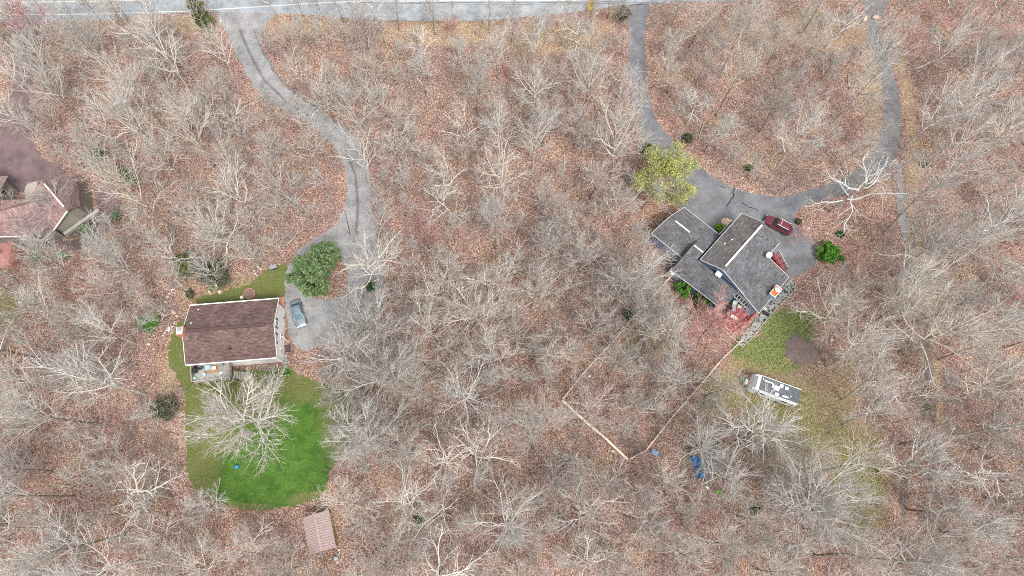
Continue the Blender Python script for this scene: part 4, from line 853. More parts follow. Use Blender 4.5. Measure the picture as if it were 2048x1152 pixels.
p = G(1381, 704); b = MB(); b.blob((p[0], p[1], .55), (.4, .28, .2), 10, .2, 2); tag(b.build('basin', M['tarp_dull']), 'small grey blue basin on the dark covered pile', 'basin')
for x, y, l in ((1388, 742, 'thin white marker on the ground near the wire fence'), (1388, 752, 'dark green marker just below the thin white one')):
    p = G(x, y); b = MB(); b.tube([(p[0], p[1], 0), (p[0], p[1], .5), (p[0], p[1], .62)], [.1, .08, .12], 8); tag(b.build('garden_light', M['white'] if y < 745 else M['dark']), l, 'garden light')

# ---------------------------------------------------------------- fence round the back yard
def fence(px, label, wide=.12, mat='wood_tan', h=1.3, boards=False):
    pts = [G(*q) for q in px]; t = thing('fence', label, 'fence', (*pts[0][:2], 0)); np_ = 0
    for p, q in zip(pts[:-1], pts[1:]):
        n = max(1, int(np.linalg.norm(q - p) / 2.6))
        b = MB(); b.bar(Z(p, h), Z(q, h), wide * 1.5, .08); b.bar(Z(p, .35), Z(q, .35), .06, .09); b.bar(Z(p, h * .6), Z(q, h * .6), .06, .09)
        b.build('rail', M[mat], t)
        if boards:
            b = MB(); m = int(np.linalg.norm(q - p) / .28)
            for i in range(m): r_ = p + (q - p) * (i + .5) / m; b.box((r_[0], r_[1], h * .5), (.05, .2, h - .1), math.atan2((q - p)[1], (q - p)[0]) + math.pi / 2)
            b.build('pickets', M[mat], t)
        for i in range(n + 1): r_ = p + (q - p) * i / n; b = MB(); b.box((r_[0], r_[1], h / 2 + .05), (.11, .11, h + .1)); b.build('post', M['wood_grey'], t)
fence([(1343, 553), (1300, 601), (1262, 642), (1220, 692), (1195, 717), (1160, 756), (1123, 803)], 'thin tan rail fence running down left from the grey house into the woods', .10)
fence([(1123, 803), (1165, 842), (1208, 878), (1253, 921)], 'tan picket fence with a broad top rail at the lower left side of the yard', .22, boards=True)
fence([(1257, 920), (1290, 902), (1340, 838), (1400, 770), (1440, 722), (1480, 684)], 'thin pale rail fence running down left from the red deck', .09, 'wood_tan')

# ---------------------------------------------------------------- vehicles
def car(label, name, loc, rz, L=4.7, W=1.82, H=1.45, body='silver', gl='carglass', suv=False):
    t = thing(name, label, 'car', loc, rz)
    hl = L / 2
    # station: x, half width, z top (hood/belt), z bottom
    st = [(-hl, .72, .80, .38), (-hl + .12, .84, .92, .26), (-hl + .7, .90, .98, .22), (-.6, .92, .95, .20), (.6, .92, .93, .20), (hl - 1.25, .90, .90, .22), (hl - .5, .86, .80, .24), (hl - .12, .76, .70, .28), (hl, .60, .58, .36)]
    if suv: st = [(x, w_, z * 1.12, zb * 1.2) for x, w_, z, zb in st]
    k = W / 1.84; vs = []; n = 12
    for x, w_, zt, zb in st:
        w_ *= k; hh = zt - zb
        sec = [(-w_ * .80, zb), (-w_ * .97, zb + hh * .2), (-w_, zb + hh * .5), (-w_ * .97, zb + hh * .8), (-w_ * .86, zt - .02), (-w_ * .45, zt + .02), (w_ * .45, zt + .02), (w_ * .86, zt - .02), (w_ * .97, zb + hh * .8), (w_, zb + hh * .5), (w_ * .97, zb + hh * .2), (w_ * .80, zb)]
        vs += [(x, y, z) for y, z in sec]
    fs = [(i * n + j, (i + 1) * n + j, (i + 1) * n + (j + 1) % n, i * n + (j + 1) % n) for i in range(len(st) - 1) for j in range(n)] + [tuple(range(n)), tuple(range((len(st) - 1) * n, len(st) * n))[::-1]]
    b = MB(); b.add(vs, fs); b.build('body', M[body], t, True, True)
    zb = .92 * (1.12 if suv else 1); xr, xf = (-hl + .35, hl - 1.35) if suv else (-hl + .55, hl - 1.35)
    tr, tf = (-hl + .6, hl - 2.1) if suv else (-hl + 1.25, hl - 2.05)
    wb_, wt = .80 * k, .62 * k
    lo = [(xr, -wb_, zb), (xf, -wb_, zb), (xf, wb_, zb), (xr, wb_, zb)]; hi = [(tr, -wt, H - .05), (tf, -wt, H - .05), (tf, wt, H - .05), (tr, wt, H - .05)]
    b = MB(); b.add(lo + hi, [(0, 1, 5, 4), (1, 2, 6, 5), (2, 3, 7, 6), (3, 0, 4, 7), (4, 5, 6, 7)]); b.build('cabin', M[body], t, True)
    b = MB(); b.add([(tr - .05, -wt - .02, H - .05), (tf + .05, -wt - .02, H - .05), (tf + .05, wt + .02, H - .05), (tr - .05, wt + .02, H - .05), (tr + .1, -wt + .1, H), (tf - .1, -wt + .1, H), (tf - .1, wt - .1, H), (tr + .1, wt - .1, H)],
                    [(4, 5, 6, 7), (0, 1, 5, 4), (1, 2, 6, 5), (2, 3, 7, 6), (3, 0, 4, 7)]); b.build('roof_panel', M[body], t, True, True)
    lo = [np.array(p) for p in lo]; hi = [np.array(p) for p in hi]
    def pane(name, p, q, r_, s, off, i0=.07, i1=.93, j0=.1, j1=.9):
        f_ = lambda a, c: (p * (1 - a) + q * a) * (1 - c) + (s * (1 - a) + r_ * a) * c
        b = MB(); v4 = [f_(i0, j0), f_(i1, j0), f_(i1, j1), f_(i0, j1)]; o_ = np.array(off)
        b.add([v + o_ for v in v4] + [v + o_ * .1 for v in v4], [(0, 1, 2, 3), (0, 4, 5, 1), (1, 5, 6, 2), (2, 6, 7, 3), (3, 7, 4, 0)]); b.build(name, M[gl], t, True)
    pane('windshield', lo[1], lo[2], hi[2], hi[1], (.02, 0, .02), .05, .95, .04, .98)
    pane('rear_window', lo[3], lo[0], hi[0], hi[3], (-.02, 0, .02), .07, .93, .15, .9)
    for s, (a, c, e, g) in ((-1, (lo[0], lo[1], hi[1], hi[0])), (1, (lo[2], lo[3], hi[3], hi[2]))):
        pane('side_window', a, c, e, g, (0, s * .018, .008), .10, .48, .15, .88); pane('side_window', a, c, e, g, (0, s * .018, .008), .52, .90, .15, .88)
        b = MB(); b.box((xf - .35, s * (W / 2 + .08), zb + .02), (.16, .2, .12)); b.build('mirror', M[body], t, True)
        for x in (-hl + .85, hl - .9):
            wv = MB(); wv.tube([(x, s * (W / 2 - .2), .33), (x, s * (W / 2 + .01), .33)], .33, 18); wo = wv.build('wheel', M['tyre'], t, True)
            wv = MB(); wv.tube([(x, s * (W / 2 + .008), .33), (x, s * (W / 2 + .02), .33)], .2, 12); wv.build('rim', M['rim'], wo, True)
        b = MB(); b.box((hl - .17, s * .58, .68), (.22, .3, .12), s * -.3); b.build('headlight', M['lamp'], t, True)
        b = MB(); b.box((-hl + .07, s * .62, .78), (.12, .3, .14), s * .2); b.build('tail_light', M['redlamp'], t, True)
        if suv: b = MB(); b.bar((tr + .1, s * (wt - .02), H + .07), (tf, s * (wt - .02), H + .07), .07, .06); b.build('roof_rail', M['rvwhite'], t, True)
    if suv: b = MB(); b.box((-.2, 0, H + .06), (.06, wt * 2, .04)); b.build('crossbar', M['rvwhite'], t, True)
    return t
a0, a1 = G(590, 603, .6), G(604, 653, .6); dd = a1 - a0
car('silver blue sedan parked on the gravel beside the white house', 'parked_car', Z((a0 + a1) / 2, 0), math.atan2(dd[1], dd[0]))
a0, a1 = G(1581, 462, .8), G(1533, 437, .8); dd = a1 - a0
car('maroon station wagon with roof rails half covered by a bare shrub by the grey house', 'parked_car', Z((a0 + a1) / 2, 0), math.atan2(dd[1], dd[0]), 4.75, 1.85, 1.72, 'maroon', 'carglass_dark', True)
# camper trailer
q = [G(*e, 2.9) for e in ((1509.5, 746.5), (1605, 781.5), (1596.5, 808), (1501, 774))]
uu = (q[1] - q[0] + q[2] - q[3]); LL = np.linalg.norm(uu) / 2; uu /= np.linalg.norm(uu); cc_ = sum(q) / 4
tr = thing('camper_trailer', 'white camper trailer with a dark leaf strewn roof standing on the mossy grass', 'trailer', (cc_[0], cc_[1], 0), math.atan2(uu[1], uu[0]))
WW = 2.35; hl = LL / 2
b = MB(); b.add([(-hl + 1.0, -WW / 2, .5), (hl, -WW / 2, .5), (hl, WW / 2, .5), (-hl + 1.0, WW / 2, .5), (-hl + 1.0, -WW / 2, 2.9), (hl - .15, -WW / 2, 2.9), (hl - .15, WW / 2, 2.9), (-hl + 1.0, WW / 2, 2.9)],
    [(0, 1, 2, 3), (4, 5, 6, 7), (0, 1, 5, 4), (1, 2, 6, 5), (2, 3, 7, 6), (3, 0, 4, 7)]); b.build('body', M['rvwhite'], tr, True)
b = MB(); pr_ = [(-hl + 1.05, 2.92), (-hl + .75, 2.9), (-hl + .3, 2.6), (-hl, 1.9), (-hl + .05, 1.1), (-hl + .5, .5), (-hl + 1.05, .5)]
vs = [(x, s * (WW / 2 + .01), z) for s in (-1, 1) for x, z in pr_]; n_ = len(pr_)
b.add(vs, [tuple(range(n_)), tuple(range(n_, 2 * n_))[::-1]] + [(i, i + 1, n_ + i + 1, n_ + i) for i in range(n_ - 1)] + [(n_ - 1, 0, n_, 2 * n_ - 1)]); fc = b.build('front_cap', M['rvwhite'], tr, True)
b = MB(); b.add([(-hl + .70, -.95, 2.885), (-hl + .70, .95, 2.885), (-hl + .34, .95, 2.645), (-hl + .34, -.95, 2.645)], [(0, 1, 2, 3)]); b.build('front_panel', M['grey'], fc, True)
b = MB(); b.box((.55, 0, 2.93), (LL - 1.3, WW - .1, .05)); rr = b.build('roof', M['rvroof'], tr, True)
for s in (-1, 1): b = MB(); b.box((.5, s * (WW / 2 - .02), 2.95), (LL - 1.1, .09, .09)); b.build('roof_edge', M['white'], rr, True)
for x, y, sx, sy, hz in ((-.55, .15, .5, .5, .2), (-.05, .0, .75, .65, .35), (.55, .6, .55, .55, .2), (1.4, .55, .5, .45, .12), (-1.3, .55, 1.4, .18, .12), (1.5, -.75, .9, .25, .12), (.2, -.85, .6, .4, .18), (2.2, -.45, .2, .2, .15), (-2.2, .7, .2, .2, .12)):
    b = MB(); b.box((x, y, 2.96 + hz / 2), (sx, sy, hz)); b.build('roof_vent' if sx < .7 else 'roof_unit', M['rvwhite'], rr, True)
b = MB(); b.tube([(-hl + 1.4, -WW / 2 - .12, 2.72), (hl - .3, -WW / 2 - .12, 2.72)], .1, 10); b.build('awning_roll', M['white'], tr, True)
for x in (-hl + 1.5, hl - .5): b = MB(); b.bar((x, -WW / 2 - .1, .8), (x, -WW / 2 - .1, 2.7), .06, .08); b.build('awning_arm', M['grey'], tr, True)
for x, w_ in ((-1.6, 1.), (1.9, .8)): b = MB(); b.box((x, -WW / 2 - .012, 1.8), (w_, .03, .6)); b.build('side_window', M['glass'], tr, True)
b = MB(); b.box((.3, -WW / 2 - .02, 1.5), (.7, .05, 1.8)); b.build('door', M['white'], tr, True)
for y in (-1, 1):
    for x in (-.1, .8): b = MB(); b.tube([(x + .3, y * (WW / 2 - .15), .35), (x + .3, y * (WW / 2 + .02), .35)], .35, 14); b.build('wheel', M['tyre'], tr, True)
b = MB(); b.bar((-hl + .4, -.7, .5), (-hl - 1.2, 0, .5), .1, .1); b.bar((-hl + .4, .7, .5), (-hl - 1.2, 0, .5), .1, .1); b.build('tow_frame', M['dark'], tr, True)
b = MB(); b.box((-hl - .35, .0, .9), (.45, .8, .7)); b.blob((-hl - .35, 0, 1.25), (.22, .4, .1), 2, .02); b.build('gas_bottle_cover', M['white'], tr, True)
b = MB(); b.tube([(-hl - .85, .2, .5), (-hl - .85, .2, 1.1)], .13, 10); b.build('jack', M['green'], tr, True)

# ---------------------------------------------------------------- roadside sign and wires, boulders
p = G(1181, 22); t = thing('road_sign', 'tall yellow road board crossed with thin black lines beside the road', 'sign', (p[0], p[1], 0), R(4))
b = MB(); b.box((0, .06, .9), (.1, .1, 1.8)); b.build('post', M['grey'], t, True)
b = MB(); b.box((0, 0, 1.9), (1.3, .06, 3.0)); bo = b.build('board', M['yellow'], t, True)
b = MB()
for a_, c_ in (((-.55, .6), (.55, 3.2)), ((.55, .6), (-.55, 3.2)), ((-.1, 1.2), (.5, 2.2))): b.bar((a_[0], -.037, a_[1]), (c_[0], -.037, c_[1]), .012, .06)
b.build('sign_marking', M['black'], bo, True)
for i, (pa, pb, l) in enumerate((((-120, 24), (480, 8), 'thin pale overhead wire crossing above the road at the left'), ((720, 5), (1500, -2), 'thin dark overhead wire above the road right of the gravel driveway'))):
    a_, c_ = G(*pa, 7.5), G(*pb, 7.5); b = MB(); b.tube([a_ + (c_ - a_) * k_ + np.array([0, 0, -.8 * 4 * k_ * (1 - k_)]) for k_ in np.linspace(0, 1, 13)], .03, 5); tag(b.build('overhead_wire', M['grey'] if i == 0 else M['dark']), l, 'wire')
for i, (x, y, l) in enumerate(((1727, 39, 'rosy boulder left of the loop driveway mouth'), (1750, 37, 'pale rosy boulder in the loop driveway mouth'))):
    p = G(x, y); b = MB(); b.blob((p[0], p[1], .35), (.62, .45, .45) if i else (.5, .75, .5), 20 + i, .14, 2); tag(b.build('boulder', M['boulder']), l, 'boulder')
for i, (x, y, l) in enumerate(((1663, 680, 'white stone beside the leaning multi trunk tree'), (1672, 628, 'white bucket shaped stone under the pale leaning tree'), (1178, 752, 'pale stone right of the thin tan fence'), (1617, 457, 'small pale stone beside the asphalt court'), (40, 605, 'small white stone at the far left under trees'), (298, 689, 'small bluish white stone left of the side lawn'), (1225, 902, 'small yellow stone just above the picket fence end'))):
    p = G(x, y); b = MB(); b.blob((p[0], p[1], .12), (.26, .2, .18), 30 + i, .15, 2); tag(b.build('loose_stone', M['stone_pale']), l, 'stone')
for i, (x0, y0, x1, y1, l) in enumerate(((1712, 634, 1703, 680, 'straight bleached log standing out on the leaves right of the mulch mound'), (1457, 227, 1473, 272, 'thin bleached log in the middle of the loop woods'), (1407, 250, 1398, 276, 'short bleached log left of the loop woods centre'),
        (1862, 86, 1886, 85, 'short pale log in the upper right woods'), (1166, 911, 1186, 925, 'short bleached stick left of the picket fence'), (268, 740, 262, 757, 'short bleached log in the leaves left of the side lawn'), (1830, 138, 1867, 120, 'thin pale log in the upper right woods below the short pale one'), (130, 575, 140, 586, 'short dark rotten log in the left woods'),
        (1190, 1100, 1240, 1106, 'long tan log near the bottom centre'), (845, 880, 862, 884, 'short bleached log left of the centre bottom woods'), (576, 487, 596, 462, 'curved bleached branch above the pine'), (1700, 180, 1697, 150, 'short pale log inside the loop near its right side'))):
    a_, c_ = G(x0, y0, .12), G(x1, y1, .12); m_ = (a_ + c_) / 2 + [rs.uniform(-.2, .2), rs.uniform(-.2, .2), .03]; b = MB(); b.tube([a_, m_, c_], [.13, .11, .07], 7); b.tube([m_, m_ + (c_ - a_) * .18 + [.2, .3, .3]], [.05, .02], 5)
    tag(b.build('fallen_log', M['trunk'] if 'dark' in l else M['log']), l, 'log')

#TREES#
# ---------------------------------------------------------------- trees
rg = np.random.default_rng(11)
def unit(v): return v / (np.linalg.norm(v) + 1e-9)
def rot_about(d, ang, az):
    up = np.array([0, 0, 1.]) if abs(d[2]) < .95 else np.array([1., 0, 0])
    a = unit(np.cross(d, up)); b_ = np.cross(d, a)
    return d * math.cos(ang) + (a * math.cos(az) + b_ * math.sin(az)) * math.sin(ang)
class TM:                                   # collects many tapered tubes quickly
    def __init__(s): s.V = []; s.Fc = []; s.M = []; s.n = 0
    def tube(s, pts, r0, r1, sides, m):
        pts = np.asarray(pts); k = len(pts)
        t = np.empty_like(pts); t[1:-1] = pts[2:] - pts[:-2]; t[0] = pts[1] - pts[0]; t[-1] = pts[-1] - pts[-2]
        t /= np.linalg.norm(t, axis=1)[:, None] + 1e-9
        ref = np.array([0, 0, 1.]) if abs(t[0][2]) < .9 else np.array([1., 0, 0])
        a = np.cross(t, ref); a /= np.linalg.norm(a, axis=1)[:, None] + 1e-9; b_ = np.cross(t, a)
        r = np.linspace(r0, r1, k)[:, None]; an = np.arange(sides) * 2 * math.pi / sides
        V = np.stack([pts + (a * math.cos(x) + b_ * math.sin(x)) * r for x in an], 1).reshape(-1, 3)
        i = np.arange(k - 1)[:, None] * sides + np.arange(sides)[None]; j = np.arange(k - 1)[:, None] * sides + (np.arange(sides)[None] + 1) % sides
        q = np.stack([i, j, j + sides, i + sides], -1).reshape(-1, 4) + s.n
        s.V.append(V); s.Fc.append(q); s.M.append(np.full(len(q), m)); s.n += len(V)
    def quads(s, V, m):                     # V: (n,4,3)
        q = np.arange(len(V) * 4).reshape(-1, 4) + s.n; s.V.append(V.reshape(-1, 3)); s.Fc.append(q); s.M.append(np.full(len(q), m)); s.n += len(V) * 4
    def arrays(s): return np.concatenate(s.V), np.concatenate(s.Fc), np.concatenate(s.M)
def mesh_from(name, V, Fq, Mi, mats, smooth=True):
    me = bpy.data.meshes.new(name); me.vertices.add(len(V)); me.vertices.foreach_set('co', V.astype(np.float32).ravel())
    me.loops.add(Fq.size); me.loops.foreach_set('vertex_index', Fq.astype(np.int32).ravel())
    me.polygons.add(len(Fq)); me.polygons.foreach_set('loop_start', np.arange(0, Fq.size, 4, dtype=np.int32))
    for m in mats: me.materials.append(m)
    me.polygons.foreach_set('material_index', Mi.astype(np.int32))
    me.polygons.foreach_set('use_smooth', np.full(len(Fq), smooth)); me.update(); me.validate(); return me
def path(p, d, L, n, wander, trop):
    pts = [p]; st = L / n
    for i in range(n):
        d = unit(d + rg.normal(0, wander, 3) + np.array([0, 0, trop])); p = p + d * st; pts.append(p)
    return np.array(pts), d
def make_tree(H, cr, t0, nl, nb, ntw, el0, el1, wander=.16, r=.2, trop=.06, twr=.019, fine=1, leaf_n=0):
    """H height, cr crown radius, t0 where the crown starts, nl limbs, nb branches per limb, ntw twigs per branch"""
    tk, cw = TM(), TM(); tips = []
    pts, d = path(np.zeros(3), unit(np.array([rg.normal(0, .04), rg.normal(0, .04), 1.])), H * .80, 10, .035, .02)
    pts[0, 2] = -.1
    tk.tube(pts, r, r * .32, 7, 0)
    az = rg.uniform(0, 6.3)
    def at_(P_, t): k = t * (len(P_) - 1); i = min(int(k), len(P_) - 2); f = k - i; return P_[i] * (1 - f) + P_[i + 1] * f, unit(P_[i + 1] - P_[i])
    def twig(p, d, L, lv):
        P_, _ = path(p, d, L, 3, wander * 1.1, trop)
        cw.tube(P_, twr * 1.25, twr * .6, 3, 1); tips.append(P_[-1])
        for k in range(fine):
            q, e = at_(P_, rg.uniform(.2, .95)); e = rot_about(e, rg.uniform(.4, .9), rg.uniform(0, 6.3)); L2 = L * rg.uniform(.3, .6)
            m = q + e * L2 * .5 + rg.normal(0, .04, 3); cw.tube([q, m, q + unit(e + [0, 0, trop]) * L2], twr * .75, twr * .45, 3, 1); tips.append(q + e * L2)
    def branch(p, d, L, r_):
        P_, _ = path(p, d, L, 5, wander, trop); cw.tube(P_, r_, max(r_ * .3, twr), 4 if r_ > .035 else 3, 0)
        for k in range(ntw):
            t = rg.uniform(.12, 1.0); q, e = at_(P_, t); twig(q, rot_about(e, rg.uniform(.35, .95), rg.uniform(0, 6.3)), (.5 + .35 * (1 - t)) * L * rg.uniform(.5, .95), 3)
        q, e = at_(P_, 1.); twig(q, e, L * .35, 3)
    for i in range(nl):
        t = t0 + (1 - t0) * ((i + rg.uniform(0, .7)) / nl); p, d0 = at_(pts, min(t, 1)); az += 2.4 + rg.uniform(-.35, .35)
        el = el0 + (el1 - el0) * (t - t0) / (1 - t0 + 1e-6) + rg.uniform(-.15, .15)
        d = np.array([math.cos(az) * math.cos(el), math.sin(az) * math.cos(el), math.sin(el)])
        L = min(cr / max(math.cos(el), .4), (H - p[2]) / max(math.sin(el), .25)) * rg.uniform(.75, 1.1) * (1.05 - .25 * (t - t0))
        lr = r * (.57 - .22 * (t - t0)) * rg.uniform(.8, 1.1)
        P_, _ = path(p, d, L, 8, wander, trop); (cw).tube(P_, lr, lr * .22 + .02, 5, 0)
        for k in range(nb):
            tt = .18 + .8 * (k + rg.uniform(0, 1)) / nb; q, e = at_(P_, min(tt, 1)); branch(q, rot_about(e, rg.uniform(.45, .95), rg.uniform(0, 6.3)), L * (.20 + .38 * (1 - tt)) * rg.uniform(.75, 1.2) + .5, max(lr * (1 - tt) * .65, twr * 2.0))
        q, e = at_(P_, 1.); branch(q, e, L * .22 + .3, twr * 1.5)
    q, e = at_(pts, 1.)
    for k in range(3): branch(q, rot_about(e, rg.uniform(.1, .5), rg.uniform(0, 6.3)), H * .16, r * .2)
    tv = tk.arrays(); 
    if leaf_n:
        T = np.array(tips); T = T[rg.integers(0, len(T), leaf_n)] + rg.normal(0, .26, (leaf_n, 3)); cw.quads(leafquads(T, .10, .17), 2)
    return tv, cw.arrays()
def leafquads(C, s0, s1):
    n = len(C); a = rg.normal(0, 1, (n, 3)); a /= np.linalg.norm(a, axis=1)[:, None]; b_ = np.cross(a, rg.normal(0, 1, (n, 3))); b_ /= np.linalg.norm(b_, axis=1)[:, None] + 1e-9
    s = rg.uniform(s0, s1, (n, 1)) / 2; a = a * s; b_ = b_ * s * rg.uniform(.5, 1, (n, 1))
    return np.stack([C - a - b_, C + a - b_, C + a + b_, C - a + b_], 1)

VAR = {}
def variants(key, n, limb, twigm, **kw):
    VAR[key] = []
    for i in range(n):
        tv, cv = make_tree(**kw)
        mt = mesh_from('trunk', *tv, [M['paletrunk'] if key in ('tallpale', 'broad', 'dense', 'crooked') else M['trunk']]); mc = mesh_from('crown', *cv, [limb, twigm] + ([M['yelleaf']] if kw.get('leaf_n') else []))
        VAR[key].append((mt, mc, kw['H'], kw['cr']))
variants('tall', 4, M['limb2'], M['twig'], H=18, cr=4.0, t0=.42, nl=10, nb=7, ntw=5, el0=.8, el1=1.35, wander=.085, r=.165, trop=.07)
variants('tallpale', 3, M['limb'], M['twig'], H=18, cr=4.6, t0=.38, nl=11, nb=7, ntw=4, el0=.65, el1=1.3, wander=.09, r=.19, trop=.07)
variants('broad', 3, M['limb'], M['twig'], H=15, cr=6.4, t0=.28, nl=15, nb=9, ntw=5, el0=.35, el1=1.25, wander=.11, r=.23, trop=.05)
variants('dense', 2, M['limb'], M['twig'], H=14, cr=6.0, t0=.25, nl=17, nb=11, ntw=7, el0=.3, el1=1.3, wander=.10, r=.23, trop=.05)
variants('mid', 4, M['limb2'], M['twig'], H=13, cr=4.2, t0=.35, nl=10, nb=7, ntw=5, el0=.45, el1=1.25, wander=.10, r=.145, trop=.06)
variants('brown', 3, M['limb2'], M['twig_brown'], H=12, cr=4.0, t0=.32, nl=10, nb=7, ntw=5, el0=.5, el1=1.3, wander=.10, r=.12, trop=.06)
variants('crooked', 3, M['limb'], M['twig'], H=13, cr=5.2, t0=.40, nl=8, nb=6, ntw=3, el0=.2, el1=1.1, wander=.24, r=.19, trop=.03, fine=1)
variants('pink', 2, M['twig_pink'], M['twig_pink'], H=8, cr=4.2, t0=.25, nl=12, nb=8, ntw=7, el0=.5, el1=1.3, wander=.15, r=.12, trop=.06, twr=.018)
variants('yellow', 1, M['limb2'], M['twig_brown'], H=8.5, cr=4.6, t0=.2, nl=15, nb=9, ntw=7, el0=.35, el1=1.3, wander=.15, r=.16, trop=.05, leaf_n=17000)
def put_tree(kind, x, y, label, group=None, s=1., name='bare_tree', i=None, hz=1.):
    vs = VAR[kind]; mt, mc, H_, cr_ = vs[int(rg.integers(len(vs))) if i is None else i]
    t = thing(name, label, 'tree', (x, y, 0), float(rg.uniform(0, 6.283)), group)
    t.rotation_euler[0] = float(rg.normal(0, .035)); t.rotation_euler[1] = float(rg.normal(0, .035)); t.scale = (s, s, s * hz)
    for nm, me in (('trunk', mt), ('crown', mc)):
        o = bpy.data.objects.new(nm, me); COL.objects.link(o); o.parent = t
    return t
PT = []                                     # known trees: photo pixel of the trunk foot
